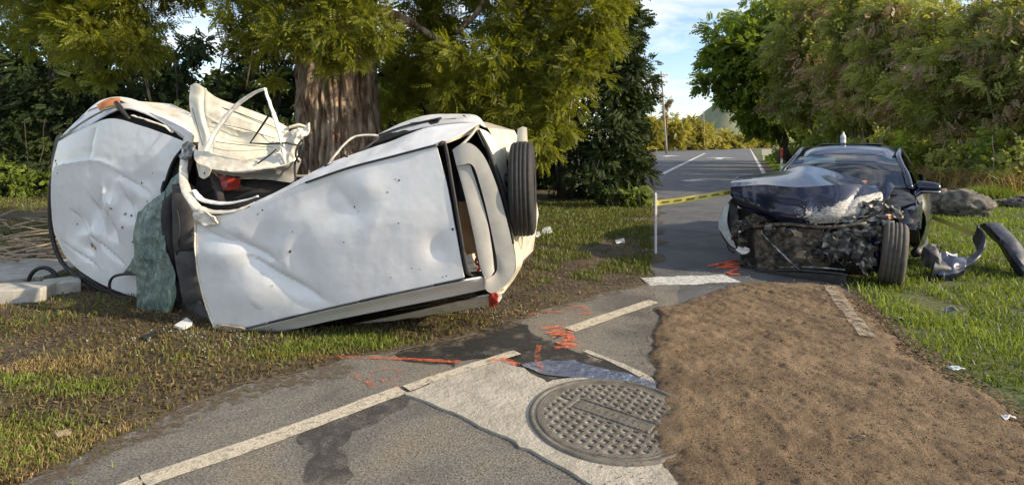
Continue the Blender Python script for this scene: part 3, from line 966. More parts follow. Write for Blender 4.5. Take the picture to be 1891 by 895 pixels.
# ---- the big roadside tree
tb = G(618, 480)
tree = thing('roadside_tree', (tb[0], tb[1], 0), 'large rough-barked tree with drooping yellow-green leaves behind the overturned white car', 'tree')
def trunk_main():
    nz_, na = 110, 220
    zs = np.linspace(-0.05, 5.2, nz_)
    a = np.linspace(0, 2 * np.pi, na, endpoint=False)
    A, Z = np.meshgrid(a, zs)
    d = 7.0
    cx = np.interp(zs, [0, 1.5, 2.4, 3.2, 5.2], [P(606, 0, d)[0], P(604, 0, d)[0], P(598, 0, d)[0], P(594, 0, d)[0], P(585, 0, d)[0]])
    R0 = np.interp(zs, [0, .4, 1.2, 2.0, 3.0, 4.0, 5.2], [.84, .68, .56, .50, .47, .38, .24])
    p = np.stack([np.cos(A).ravel() * 3.0, np.sin(A).ravel() * 3.0, Z.ravel() * 0.75], 1)
    p = p + 0.22 * np.stack([vnoise(p, 1.1, 21), vnoise(p, 1.1, 22), vnoise(p, 1.1, 23)], 1)
    f1 = fbm(p, 0.8, 2, 3); f2 = 1 - 2 * np.abs(vnoise(p * np.array([1, 1, .6]), 2.6, 5)); f3 = 1 - 2 * np.abs(vnoise(p * np.array([1, 1, .5]), 5.5, 9)); f4 = vnoise(p * np.array([1, 1, .8]), 11, 13)
    rr = R0[:, None] * (1 + (0.09 * f1 + 0.10 * f2 + 0.085 * f3 + 0.06 * f4).reshape(A.shape))
    Q = np.stack([cx[:, None] + rr * np.cos(A), d + 0.55 + rr * np.sin(A), Z], -1)
    return obj('trunk', grid_mesh('trunk', Q, closed_u=True), M.bark, tree)
trunk_main()
# bare reddish patch where the bark was knocked off
def bark_scar():
    Q = coons([P(575, 258, 7.09), P(612, 246, 7.0), P(640, 262, 7.04)], [P(640, 262, 7.04), P(648, 300, 7.04)], [P(570, 306, 7.05), P(612, 310, 6.98), P(648, 300, 7.04)], [P(575, 258, 7.09), P(570, 306, 7.05)], 24, 20)
    obj('bark_scar', grid_mesh('bark_scar', dent(Q, crumple=0.02, cf=9, seed=4)), M.bark_red, tree)
bark_scar()
tx, ty = P(606, 0, 7.0)[0], 7.5
for k, (pts, r0, r1) in enumerate([
    ([(tx, ty, 3.0), (tx - 1.0, ty - .4, 3.7), P(300, -60, 7), P(190, 20, 6.8)], .17, .03),
    ([(tx, ty, 3.2), (tx + .9, ty - .1, 3.8), P(900, -20, 7.3), P(1010, 60, 7)], .17, .03),
    ([(tx, ty, 2.9), (tx + .5, ty - .5, 3.2), P(760, 40, 7.2), P(880, 130, 7.0)], .10, .02),
    ([P(905, -20, 7.3), P(880, 25, 7.1), P(852, 62, 7.0)], .05, .03),
    ([(tx, ty, 3.2), (tx - .2, ty - .9, 3.4), P(540, 0, 6.2), P(470, 60, 6.2)], .12, .02),
    ([(tx, ty, 4.2), (tx + .2, ty + .3, 5.2), (tx + .3, ty + .4, 6.3)], .22, .05),
    ([P(450, -20, 6.6), P(465, 60, 6.8), P(455, 165, 7.0)], .018, .008),
    ([P(235, 60, 8.2), P(262, 140, 8.2), P(290, 195, 8.2)], .03, .015),
    ([P(1000, 0, 7), P(1060, 120, 6.8), P(1040, 230, 6.7)], .04, .01)]):
    limb('limb', [np.array(p) for p in pts], r0, r1, M.bark, tree, 14, 8, 0.05, k)
main_blobs = [pb(470, 25, 6.2, 55, 45), pb(440, 70, 6.3, 26, 30), pb(492, 125, 6.3, 17, 24), pb(512, 148, 6.3, 10, 14), pb(545, 50, 6.0, 50, 50), pb(560, 90, 6.0, 26, 26), pb(620, 50, 5.9, 55, 55), pb(600, 105, 5.9, 24, 22), pb(645, 100, 5.9, 26, 20), pb(690, 45, 6.0, 45, 50), pb(600, -50, 6.2, 150, 50),
              pb(230, 25, 7, 80, 50), pb(180, 70, 6.6, 55, 45), pb(262, 85, 6.6, 40, 32), pb(190, 128, 6.5, 26, 16), pb(182, 156, 6.5, 14, 9), pb(140, 145, 6.6, 16, 9), pb(130, 40, 7, 60, 60), pb(45, 40, 8.5, 60, 60, None, .6), pb(280, -55, 7, 190, 50), pb(60, -50, 7, 120, 50),
              pb(800, 60, 7.5, 60, 55), pb(900, 120, 7, 100, 65), pb(985, 50, 7, 75, 60), pb(1080, 55, 6.8, 62, 55), pb(1110, 60, 6.8, 36, 40), pb(1050, 150, 6.8, 62, 55), pb(960, 200, 6.8, 85, 55), pb(860, 195, 7.4, 70, 45), pb(1040, 215, 6.6, 40, 40), pb(1020, 255, 6.6, 36, 36), pb(1005, 290, 6.6, 26, 22), pb(770, 130, 8, 60, 55), pb(735, 170, 8, 40, 40), pb(1100, 0, 7, 60, 50), pb(960, -70, 7.2, 190, 60), pb(760, -60, 7.2, 120, 60)]
top_blobs = [(tx, ty, 5.6, 3.0, 2.2, 1.1), (tx - 2.6, ty - .4, 4.9, 2.0, 1.6, .8), (tx + 2.4, ty, 4.9, 1.7, 1.6, .8)]
def sky_gap(p):
    px = 945.5 + p[:, 0] / p[:, 1] * 1000; py = 265 - (p[:, 2] - 1.5) / p[:, 1] * 1000
    g = fbm(p, 1.7, 3, 77)
    return g > 0.62
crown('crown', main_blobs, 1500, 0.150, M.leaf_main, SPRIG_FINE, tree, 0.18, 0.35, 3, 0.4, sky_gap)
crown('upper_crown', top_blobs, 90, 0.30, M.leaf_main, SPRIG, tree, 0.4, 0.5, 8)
# darker mid-green sapling right of the trunk
sap = thing('leafy_sapling', G(715, 440), 'mid-green leafy sapling just right of the big trunk', 'sapling')
crown('crown', [pb(705, 190, 8.6, 34, 36), pb(720, 230, 8.6, 30, 26), pb(690, 225, 8.6, 22, 34), pb(700, 290, 8.6, 30, 40)], 700, 0.15, M.leaf_round, SPRIG_FINE, sap, 0.5, 0.3, 5)
limb('stem', [G(715, 440), P(712, 300, 8.6), P(705, 190, 8.6)], .04, .012, M.bark_dark, sap)

# ---- dark trees behind
def shrub(name, base, h, rx, ry, label, cat,  mat, leaf, dens, templ=SPRIG, stems=4, group=None, stem_mat=None, low=0.1, seed=0, droop=0.2, blobn=9, topbias=0.0, dry=0.0, lean=0.0, stemr=0.06, boxy=0.0):
    root = thing(name, base, label, cat, group)
    rs = random.Random(seed)
    bl = []
    for k in range(blobn):
        t = (k + .5) / blobn
        z = h * (low + (0.92 - low) * t)
        w = max(boxy, math.sin(math.pi * min(1, 0.22 + 0.72 * t)) ** 0.6)
        a = rs.uniform(0, 6.28)
        q = rs.uniform(0.2, 0.62)
        bl.append((base[0] + math.cos(a) * rx * q * w + lean * z, base[1] + math.sin(a) * ry * q * w, z, rx * rs.uniform(.45, .75) * w, ry * rs.uniform(.45, .7) * w, h * rs.uniform(.13, .2), 0.6 + topbias * t))
    crown('crown', bl, dens, leaf, mat, templ, root, droop, 0.45, seed)
    if dry:
        crown('dry_pods', [(b[0], b[1], b[2], b[3] * 1.02, b[4] * 1.02, b[5]) for b in bl[2:]], dens * dry, leaf * 1.1, M.leaf_dry, templ, root, 0.7, 0.7, seed + 40)
    for k in range(stems):
        a = rs.uniform(0, 6.28); q = rs.uniform(.1, .8)
        b0 = np.array([base[0] + math.cos(a) * rx * .25 * q, base[1] + math.sin(a) * ry * .25 * q, -0.02])
        a += rs.uniform(-.6, .6)
        tp = np.array([base[0] + math.cos(a) * rx * .75 * q + lean * h, base[1] + math.sin(a) * ry * .75 * q, h * rs.uniform(.72, .96)])
        md = b0 * .5 + tp * .5 + np.array([rs.uniform(-.2, .2), rs.uniform(-.2, .2), 0.05 * h])
        limb('stem', [b0, md, tp], stemr * rs.uniform(.7, 1.2), stemr * 0.2, stem_mat or M.bark_dark, root, 9, 6, 0.06, k + seed)
    return root

dark_specs = [(-60, 18.5, 8.0, 2.4, 'at the left edge of the view'), (95, 18, 7.0, 2.0, 'behind the nose of the white car'), (235, 17.2, 7.2, 2.0, 'behind the front fender of the white car'),
              (370, 16.6, 5.4, 1.9, 'below the patch of sky, behind the torn door'), (505, 16, 6.8, 1.9, 'just left of the big trunk'), (650, 15.6, 7.2, 2.0, 'hidden behind the big trunk'),
              (790, 15.2, 5.6, 1.8, 'right of the sapling behind the car roof'), (920, 15, 6.8, 1.8, 'behind the spare wheel'), (1040, 14.6, 5.6, 1.4, 'right of the spare wheel, in deep shade')]
for k, (px, d, h, r, where) in enumerate(dark_specs):
    b = P(px, 0, d); b[2] = 0
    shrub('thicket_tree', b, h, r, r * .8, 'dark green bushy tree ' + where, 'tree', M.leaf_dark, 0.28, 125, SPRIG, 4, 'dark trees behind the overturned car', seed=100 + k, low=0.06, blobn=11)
b = P(1166, 0, 14.9); b[2] = 0
shrub('thicket_tree', b, 5.3, .58, .8, 'slim dark tree closing the row at the road edge', 'tree', M.leaf_dark, 0.2, 420, SPRIG, 3, 'dark trees behind the overturned car', seed=133, low=0.04, blobn=15, boxy=.95)
b = P(1131, 0, 14.2); b[2] = 0
shrub('thicket_tree', b, 5.2, .95, 1.2, 'dark rounded shrub standing at the end of the row beside the road', 'tree', M.leaf_dark, 0.22, 330, SPRIG, 4, 'dark trees behind the overturned car', seed=131, low=0.06, blobn=13, boxy=.9)
# second, deeper row that closes the gaps between the dark trees
for k, (px, d, h, r, where) in enumerate([(20, 23, 5.2, 3.0, 'in the back row at far left'), (170, 22.5, 5.0, 3.0, 'in the back row above the bonnet'), (320, 22, 4.6, 2.9, 'in the back row left of the torn door'), (450, 21.5, 4.4, 2.9, 'in the back row right of the torn door'),
                                          (590, 21, 5.2, 2.9, 'in the back row behind the trunk'), (730, 20.5, 4.8, 2.8, 'in the back row above the car roof'), (860, 20, 5.0, 2.8, 'in the back row above the rear pillar'), (980, 19, 5.0, 2.5, 'in the back row above the spare wheel')]):
    b = P(px, 0, d); b[2] = 0
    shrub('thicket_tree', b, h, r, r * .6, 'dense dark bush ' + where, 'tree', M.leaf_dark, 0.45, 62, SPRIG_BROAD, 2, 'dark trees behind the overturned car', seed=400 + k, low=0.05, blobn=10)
# dim understorey leaves close to the ground behind the car
for k, (px, d, h, r) in enumerate([(330, 14.5, 2.6, 1.6), (60, 16, 2.4, 1.8), (560, 14, 2.4, 1.5), (880, 13.2, 2.2, 1.5), (1110, 12.9, 1.2, 0.9)]):
    b = P(px, 0, d); b[2] = 0
    wh = ['behind the torn white door', 'at far left under the trees', 'left of the trunk', 'behind the rear of the white car', 'at the foot of the last dark tree'][k]
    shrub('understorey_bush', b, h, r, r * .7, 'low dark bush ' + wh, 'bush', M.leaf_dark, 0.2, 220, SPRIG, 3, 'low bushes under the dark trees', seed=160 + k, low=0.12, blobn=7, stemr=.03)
for k, (px, d, h, r, wh) in enumerate([(35, 15.2, .95, .9, 'left edge, beside the wreck nose'), (-40, 14.6, .7, .8, 'at the far left edge'), (1180, 12.6, .55, .5, 'foot of the last dark tree')]):
    b = P(px, 0, d); b[2] = 0
    shrub('weed_clump', b, h, r, r * .7, 'bright green weeds growing at the ' + wh if k != 1 else 'small bright weeds ' + wh, 'weeds', M.leaf_weed, 0.16, 420, SPRIG, 2, 'weeds under the trees', seed=190 + k, low=0.15, blobn=6, stemr=.015)

# ---- round tree over the road and thicket on the right
rt = G(1452, 298)
rt = P(1452, 0, 40.); rt[2] = 0
rtree = thing('overhanging_tree', rt, 'tall dense green tree leaning out over the far road', 'tree')
rb = [pb(1340, 120, 39, 46, 36), pb(1318, 150, 38.5, 26, 20), pb(1300, 138, 38, 18, 8), pb(1360, 70, 39, 48, 40), pb(1420, 40, 40, 70, 50), pb(1400, 120, 38, 70, 60), pb(1356, 172, 38.5, 30, 22), pb(1392, 190, 39, 40, 36), pb(1416, 226, 40, 30, 24), pb(1440, 180, 38, 60, 60), pb(1480, 60, 40, 70, 60), pb(1330, 95, 38.5, 24, 18), pb(1480, 150, 40, 60, 70), pb(1436, 245, 41, 28, 16), pb(1540, 40, 41, 60, 50), pb(1384, 215, 40, 16, 12)]
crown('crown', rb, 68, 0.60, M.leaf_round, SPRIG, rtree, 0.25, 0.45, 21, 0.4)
for k, e in enumerate([(1360, 110, 39), (1420, 90, 40), (1480, 80, 40), (1385, 190, 39.5)]):
    limb('limb' if k else 'trunk', [rt + np.array([0.3 * k - .4, 0, 0]), P(1448 - 8 * k, 225, 40), P(*e)], .32 if k == 0 else .2, .06, M.bark_dark, rtree, 12, 8, 0.1, k)

thick_specs = [(1512, 33, 10.2, 3.3, 'next to the overhanging tree'), (1590, 27, 8.9, 2.9, 'straight above the black car roof'), (1668, 22.5, 7.4, 2.5, 'above the wing mirror of the black car'),
               (1742, 19, 6.3, 2.2, 'behind the boulders'), (1812, 17, 5.9, 1.9, 'right of the boulders'), (1885, 15.6, 5.3, 1.8, 'cut by the right edge of the view'), (1972, 15, 5.2, 1.7, 'just past the right edge')]
for k, (px, d, h, r, where) in enumerate(thick_specs):
    b = P(px, 0, d); b[2] = 0
    shrub('scrub_tree', b, h * 1.06, r, r * .75, 'feathery olive scrub tree with thin stems ' + where, 'scrub tree', M.leaf_thick, 0.36 * (d / 18) ** 0.8, 110 * (18 / d) ** 1.1, SPRIG_MID, 16, 'scrub thicket on the right verge', M.bark_thin, 0.30, 220 + k, 0.25, 13, 0.5, 0.16, stemr=0.05)
for k, (px, d, h, r) in enumerate([(1540, 29, 3.4, 2.2), (1640, 20.5, 2.2, 1.7), (1716, 17.5, 1.9, 1.3), (1775, 16.2, 1.8, 1.2), (1840, 15.0, 1.8, 1.2), (1900, 14.2, 1.6, 1.2)]):
    b = P(px, 0, d); b[2] = 0
    wh = ['left of the black car', 'behind the black car', 'behind the wing mirror', 'above the large boulder', 'right of the boulders', 'at the right edge'][k]
    shrub('verge_bush', b, h, r, r * .6, 'low leafy green bush in the thicket foot ' + wh, 'bush', M.leaf_thick if k % 2 else M.leaf_round, 0.24, 130, SPRIG_BROAD, 6, 'bushes at the foot of the thicket', M.bark_thin, 0.15, 260 + k, 0.2, 7, stemr=.03)
for k, (px, d, h, r) in enumerate([(1480, 44, 5.0, 4.0), (1545, 38, 4.6, 3.6), (1610, 32, 4.2, 3.2), (1680, 27, 3.6, 2.8), (1750, 23.5, 3.2, 2.6), (1825, 21, 3.0, 2.4), (1900, 19.5, 3.0, 2.4)]):
    b = P(px, 0, d); b[2] = 0
    wh = ['past the overhanging tree', 'behind the roof of the black car, left', 'behind the bottle on the roof', 'behind the wing mirror, further in', 'deep behind the boulders', 'deep behind the tussock', 'deep at the right edge'][k]
    shrub('verge_bush', b, h, r, r * .5, 'shaded back bush in the thicket ' + wh, 'bush', M.leaf_round, 0.5, 60, SPRIG_BROAD, 2, 'bushes at the foot of the thicket', M.bark_thin, 0.06, 460 + k, 0.2, 8, stemr=.03)
# ---- sunny far row across the road
for k, (px, d, h, r, wh) in enumerate([(1192, 108, 7.4, 5.0, 'hard by the end of the dark trees'), (1232, 112, 7.0, 5.0, 'below the tall leaning pole'), (1268, 122, 7.2, 5.4, 'left of the slim far pole'), (1306, 135, 6.2, 5.2, 'right of the slim far pole'), (1340, 150, 4.8, 5.0, 'below the hill'), (1368, 170, 4.4, 5.0, 'nearest the road vanishing point'), (1398, 185, 5.0, 5.5, 'past the end of the road')]):
    b = P(px, 0, d); b[2] = 0
    shrub('far_tree', b, h, r, r * .6, 'sunlit yellow-green far tree ' + wh, 'tree', M.leaf_far, 1.1, 28, SPRIG, 2, 'sunlit trees across the road', seed=300 + k, low=0.12, blobn=9, stemr=.15)
# ---- hill
def hill():
    xs = np.linspace(180, 640, 70); ys = np.linspace(850, 1150, 24)
    X, Y = np.meshgrid(xs, ys)
    p = np.stack([X.ravel(), Y.ravel(), 0 * X.ravel()], 1)
    z = 62 * np.exp(-((X - 372) / 45) ** 2 - ((Y - 980) / 90) ** 2) + 44 * np.exp(-((X - 450) / 70) ** 2 - ((Y - 1000) / 90) ** 2) + 22 * np.exp(-((X - 300) / 60) ** 2 - ((Y - 1000) / 90) ** 2)
    z = z * (1 + 0.22 * fbm(p, 0.02, 4, 3).reshape(z.shape)) - 2
    struct(obj('hill', grid_mesh('hill', np.stack([X, Y, z], -1)), M.hill))
hill()

# ================================================================== GRASS
def blades(name, pts, h, w, tint, mat, lean=0.5, label=None):
    n = len(pts)
    a = RNG.uniform(0, 6.28, n)
    dx, dy = np.cos(a), np.sin(a)
    l = RNG.uniform(0.15, 1.0, n) * lean * h
    b = RNG.uniform(0, 6.28, n); lx, ly = np.cos(b) * l, np.sin(b) * l
    hw = w / 2
    z0 = np.zeros(n) - 0.004
    v = np.zeros((n, 5, 3))
    v[:, 0] = pts + np.stack([-dx * hw, -dy * hw, z0], 1)
    v[:, 1] = pts + np.stack([dx * hw, dy * hw, z0], 1)
    v[:, 2] = pts + np.stack([-dx * hw * .7 + lx * .35, -dy * hw * .7 + ly * .35, h * .6], 1)
    v[:, 3] = pts + np.stack([dx * hw * .7 + lx * .35, dy * hw * .7 + ly * .35, h * .6], 1)
    v[:, 4] = pts + np.stack([lx, ly, h * (1 - 0.25 * (l / np.maximum(h, 1e-4)))], 1)
    F0 = np.array([(0, 1, 3), (0, 3, 2), (2, 3, 4)])
    F = (F0[None] + (np.arange(n) * 5)[:, None, None]).reshape(-1, 3)
    me = mesh_np(name, v.reshape(-1, 3), F, False)
    at = me.attributes.new('tint', 'FLOAT', 'POINT')
    at.data.foreach_set('value', np.repeat(np.clip(tint, 0, 1), 5).astype(np.float32))
    o = obj(name, me, mat)
    struct(o, 'stuff')
    o['label'] = label or name.replace('_', ' ')
    o['category'] = 'grass'
    return o

def scatter(poly, n, dpow=1.0, mask=None, shrink=0.0):
    P_ = np.array(poly); lo, hi = P_.min(0), P_.max(0)
    out = []
    got = 0
    for _ in range(40):
        q = RNG.uniform(lo, hi, (n * 2, 2))
        q = q[RNG.uniform(0, 1, len(q)) < np.clip((max(lo[1], 1.0) / np.maximum(q[:, 1], 0.5)) ** dpow, 0, 1)]
        q = q[seg_dist(q, poly) > shrink]
        if mask is not None:
            q = q[mask(q)]
        out.append(q); got += len(q)
        if got >= n:
            break
    q = np.concatenate(out)[:n]
    return np.concatenate([q, np.zeros((len(q), 1))], 1)

def nz(q, f, seed):
    return fbm(np.concatenate([q[:, :2], np.zeros((len(q), 1))], 1), f, 3, seed)

left_poly = [tuple(G(*p)[:2]) for p in [(40, 893), (190, 818), (330, 753), (450, 708), (560, 684), (640, 658), (760, 638), (900, 608), (1000, 570), (1100, 543), (1205, 518)]] + [(RAY * 13.5, 13.5), (-19, 16), (-6, 4), (-3.6, 2.2)]
sh = lambda q: RNG.uniform(0, 1, len(q)) < np.clip(0.5 + 0.9 * nz(q, 1.1, 61), 0.06, 1)
p = scatter(left_poly, 42000, 1.35, sh, 0.0)
nn = nz(p, 1.3, 71)
blades('verge_grass', p, RNG.uniform(0.015, 0.045, len(p)) * (1 + 0.06 * p[:, 1]), 0.005 + 0.0011 * p[:, 1], 0.45 + 0.35 * nn + RNG.normal(0, .15, len(p)), M.grass_mix, 0.9, 'short patchy grass on the verge round the white car')
sh2 = lambda q: nz(q, 1.0, 88) > np.where(q[:, 1] < 4.4, .35, 0.10)
p = scatter(left_poly, 9000, 0.7, sh2)
blades('green_tufts', p, RNG.uniform(0.02, 0.055, len(p)) * (1 + 0.07 * p[:, 1]), 0.006 + 0.001 * p[:, 1], 0.5 + RNG.normal(0, .2, len(p)), M.grass, 0.8, 'greener grass tufts on the left verge')
sh3 = lambda q: nz(q, 1.6, 95) > 0.05
front_strip = [tuple(G(*p)[:2]) for p in [(40, 893), (190, 818), (330, 753), (450, 708), (560, 684), (640, 658), (640, 630), (480, 640), (300, 650), (0, 670), (-200, 720), (-200, 893)]]
p = scatter(front_strip, 6500, 1.0, sh3)
blades('dry_grass', p, RNG.uniform(0.012, 0.045, len(p)), 0.005, 0.45 + RNG.normal(0, .25, len(p)), M.grass_dry, 1.0, 'dry straw grass along the edge of the asphalt')
# greener clumps beside the asphalt
tuft_pts = []
for (px, py, r, n) in [(30, 800, .17, 900), (15, 850, .14, 500), (650, 628, .18, 1100), (590, 640, .14, 600), (690, 636, .10, 400), (150, 718, .12, 500), (35, 705, .1, 300), (520, 655, .12, 400)]:
    c = G(px, py)
    tuft_pts.append(c[None] + RNG.normal(0, 1, (n, 3)) * np.array([r * 1.3, r * .55, 0]))
p = np.concatenate(tuft_pts)
blades('grass_clumps', p, RNG.uniform(0.015, 0.055, len(p)), 0.007, 0.7 + RNG.normal(0, .2, len(p)), M.grass, 0.9, 'bright grass clumps beside the asphalt')
green_back = [tuple(G(*p)[:2]) for p in [(985, 372), (1203, 372), (1203, 512), (1090, 530), (985, 560)]]
p = scatter(green_back, 9000, 0.6, lambda q: nz(q, 1.2, 66) > -0.35)
blades('back_grass', p, RNG.uniform(0.03, 0.09, len(p)), 0.010 + 0.001 * p[:, 1], 0.55 + RNG.normal(0, .2, len(p)), M.grass_shade, 0.9, 'green grass strip right of the spare wheel')
# litter of fallen leaves
def litter(name, pts, size, label, mat):
    n = len(pts)
    base = np.array([(-1, 0, 0), (0, -.45, .15), (1, 0, 0.05), (0, .45, .1)])
    a = RNG.uniform(0, 6.28, n); c, s_ = np.cos(a)[:, None], np.sin(a)[:, None]
    t = RNG.normal(0, .35, (n, 1))
    v = base[None] * size[:, None, None]
    v = np.stack([v[..., 0] * c - v[..., 1] * s_, v[..., 0] * s_ + v[..., 1] * c, v[..., 2] + v[..., 0] * t + 0.008], -1) + pts[:, None]
    F = (np.arange(4)[None] + (np.arange(n) * 4)[:, None])
    me = mesh_np(name, v.reshape(-1, 3), F, False)
    at = me.attributes.new('tint', 'FLOAT', 'POINT')
    at.data.foreach_set('value', np.repeat(np.clip(RNG.normal(.45, .28, n), 0, 1), 4).astype(np.float32))
    o = struct(obj(name, me, mat), 'stuff'); o['label'] = label; o['category'] = 'leaf litter'
near_left = left_poly[:11] + [(1.2, 7.5), (-8, 8.5), (-6, 4), (-3.6, 2.2)]
p = scatter(near_left, 22000, 1.3)
litter('leaf_litter', p, RNG.uniform(0.008, 0.022, len(p)), 'brown fallen leaves and bark scraps on the verge', M.litter)
bare = [tuple(G(*p)[:2]) for p in [(1570, 540), (1640, 590), (1700, 640), (1790, 700), (1900, 770), (1930, 830), (1850, 790), (1740, 725), (1650, 660), (1600, 600), (1556, 552)]]
p = scatter(bare, 2600, 0.8); p[:, 2] = .03
litter('dirt_edge_litter', p, RNG.uniform(0.006, 0.020, len(p)), 'dry leaves and stalks between the dirt and the grass', M.litter)
def near_ray(n):
    d = RNG.uniform(2.1, 5.6, n); off = -np.abs(RNG.normal(0, .13, n))
    x = RAY * d + off
    z = np.where(np.hypot(x - .545, d - 2.935) < .47, .036, np.where((x > .1) & (d < 3.4), .026, .014))
    return np.stack([x, d, z], 1)
o = pebbles('spilled_clods', 800, near_ray, 0.002, 0.006, M.dirt)
struct(o, 'stuff'); o['label'] = 'small clods of dirt spilled onto the asphalt and manhole'; o['category'] = 'dirt clods'
def grains(n):
    c = [G(300, 620), G(430, 628), G(900, 575), G(1420, 540), G(1560, 548), G(1330, 520)]
    w = RNG.integers(0, len(c), n); q = np.array(c)[w] + RNG.normal(0, 1, (n, 3)) * np.array([.28, .16, 0]); q[:, 2] = np.where(w > 2, .05, .02)
    return q
o = pebbles('glass_grains', 420, grains, 0.003, 0.007, M.cyan_glass)
struct(o, 'stuff'); o['label'] = 'crumbs of broken window glass scattered round both wrecks'; o['category'] = 'glass crumbs'
# right verge
right_near = [tuple(G(*p)[:2]) for p in [(1590, 548), (1640, 598), (1690, 650), (1770, 700), (1830, 735), (1900, 790), (2000, 850)]] + [(4.6, 2.6), (9, 6), (13.5, 13), (10.5, 15.5), (6.2, 10.5), (4.3, 6.9), (3.4, 5.5)]
p = scatter(right_near, 40000, 1.25)
nn = nz(p, 1.5, 41)
keep = (seg_dist(p[:, :2], right_near) > 0.10) | (RNG.uniform(0, 1, len(p)) < 0.5)
keep &= (nz(p, 2.3, 43) < 0.52)
p, nn = p[keep], nn[keep]
blades('lush_grass', p, RNG.uniform(0.03, 0.10, len(p)) * (1 + 0.35 * nn), 0.0065 + 0.0011 * p[:, 1], 0.62 + 0.25 * nn + RNG.normal(0, .16, len(p)), M.grass, 1.0, 'lush green grass beside the black car')
right_far = [(line_x(d) + .7, d) for d in (8, 12, 20, 35, 70)] + [(45, 70), (22, 33), (14, 20), (9, 13.5)]
p = scatter(right_far, 22000, 1.3)
blades('far_verge_grass', p, RNG.uniform(0.05, 0.13, len(p)) * (1 + .01 * p[:, 1]), 0.012 + 0.0016 * p[:, 1], 0.5 + 0.3 * nz(p, .5, 44) + RNG.normal(0, .15, len(p)), M.grass, 0.9, 'green verge grass along the far road edge')
# dry grass fringe under the thicket
fr = []
for (px, d, s_, n) in [(1690, 17.6, .5, 500), (1735, 16.2, .6, 900), (1765, 15.8, .5, 800), (1800, 15.2, .5, 700), (1850, 14.6, .6, 900), (1885, 13.9, .5, 700), (1640, 19.5, .8, 500)]:
    b = P(px, 0, d); b[2] = 0
    fr.append(b[None] + RNG.normal(0, 1, (n, 3)) * np.array([s_, s_ * .5, 0]))
p = np.concatenate(fr)
blades('tall_dry_grass', p, RNG.uniform(0.35, 1.05, len(p)), 0.03, 0.4 + RNG.normal(0, .25, len(p)), M.grass_dry, 1.1, 'tall dry straw grass at the foot of the thicket')
b = P(1832, 0, 13.6); b[2] = 0
gt = thing('grass_tussock', b, 'bright yellow-green grass tussock right of the boulders', 'grass tussock')
p = b[None] + RNG.normal(0, 1, (900, 3)) * np.array([.26, .18, 0])
o = blades('blades', p, RNG.uniform(0.25, 0.6, len(p)), 0.02, 0.85 + RNG.normal(0, .12, len(p)), M.leaf_weed, 0.9)
del o['label'], o['category']
o.parent = gt; o.matrix_parent_inverse = Matrix.Translation(-gt.location)

# ================================================================== OVERTURNED WHITE CAR
# lies on its right side, roof towards the viewer; k = metres behind the roof plane
WN = np.array([0.2425, 0.970, 0.0]); WC = 3.645
def W(px, py, k=0.0):
    r = np.array([(px - 945.5) / 1000., 1.0, -(py - 265.) / 1000.])
    t = (WC + k) / (WN @ r)
    return CAM + r * t
def Wl(lst):
    return [W(*p) for p in lst]
def wpanel(name, top, right, bottom, left, mat, parent, nu=40, nv=30, dents=(), crumple=0.0, cf=3.0, seed=0, fold=None, thick=0.012, smooth=True):
    Q = coons(Wl(top), Wl(right), Wl(bottom), Wl(left), nu, nv, smooth)
    Q = dent(Q, dents, crumple, cf, seed, fold)
    me = grid_mesh(name, Q, thick)
    me.set_sharp_from_angle(angle=rad(15))
    return obj(name, me, mat, parent)
base = W(560, 585, 0.5); base[2] = 0
suv = thing('overturned_car', base, 'crushed white off-road car lying on its side with its roof facing the viewer', 'car')

# roof skin: two patches, main field and the strip above the upper moulding
roof = wpanel('roof', [(361, 392, .05), (395, 398, .03), (440, 390, .02), (500, 366, .02), (560, 340, .02), (640, 312, .03), (720, 291, .05), (806, 270, .07)],
       [(806, 270, .07), (826, 345, .05), (842, 430, .04), (857, 512, .05)],
       [(400, 609, .06), (455, 604, .03), (560, 579, .02), (700, 547, .02), (857, 512, .05)],
       [(361, 392, .05), (361, 450, .03), (367, 505, .03), (380, 560, .04), (400, 609, .06)], M.white, suv, 110, 80,
       dents=[(.30, .30, .07, .16, -.028), (.44, .62, .05, .22, -.030), (.20, .72, .1, .14, .018), (.62, .32, .12, .12, -.016), (.73, .18, .05, .12, .012), (.55, .15, .10, .1, -.014), (.93, .74, .04, .1, -.024), (.12, .35, .1, .1, .02), (.85, .5, .12, .2, .010)],
       crumple=0.0018, cf=5, seed=3,
       fold=[(.16, .18, .34, .52, .018, -.042), (.24, .42, .46, .88, .014, -.048), (.05, .12, .22, .30, .02, -.016), (.30, .62, .52, .98, .02, -.018), (.60, .05, .68, .36, .02, -.012), (.78, .3, .70, .62, .03, .008)])
wpanel('roof_side', [(462, 378, .06), (530, 344, .09), (600, 306, .14), (660, 282, .20), (720, 262, .24), (790, 236, .27), (884, 226, .30)],
       [(884, 226, .30), (850, 248, .16), (808, 267, .075)],
       [(462, 384, .02), (560, 338, .025), (640, 310, .035), (720, 289, .055), (808, 267, .075)],
       [(462, 378, .06), (462, 384, .02)], M.white, suv, 70, 14, crumple=0.004, cf=6, seed=5)
# header edge of the windscreen opening: seam flange
tube('windscreen_flange', Wl([(361, 395, .04), (360, 450, .02), (366, 505, .02), (379, 560, .03), (399, 611, .05)]), 0.013, M.white_dirty, suv, 8, res=26, rough=0.003)
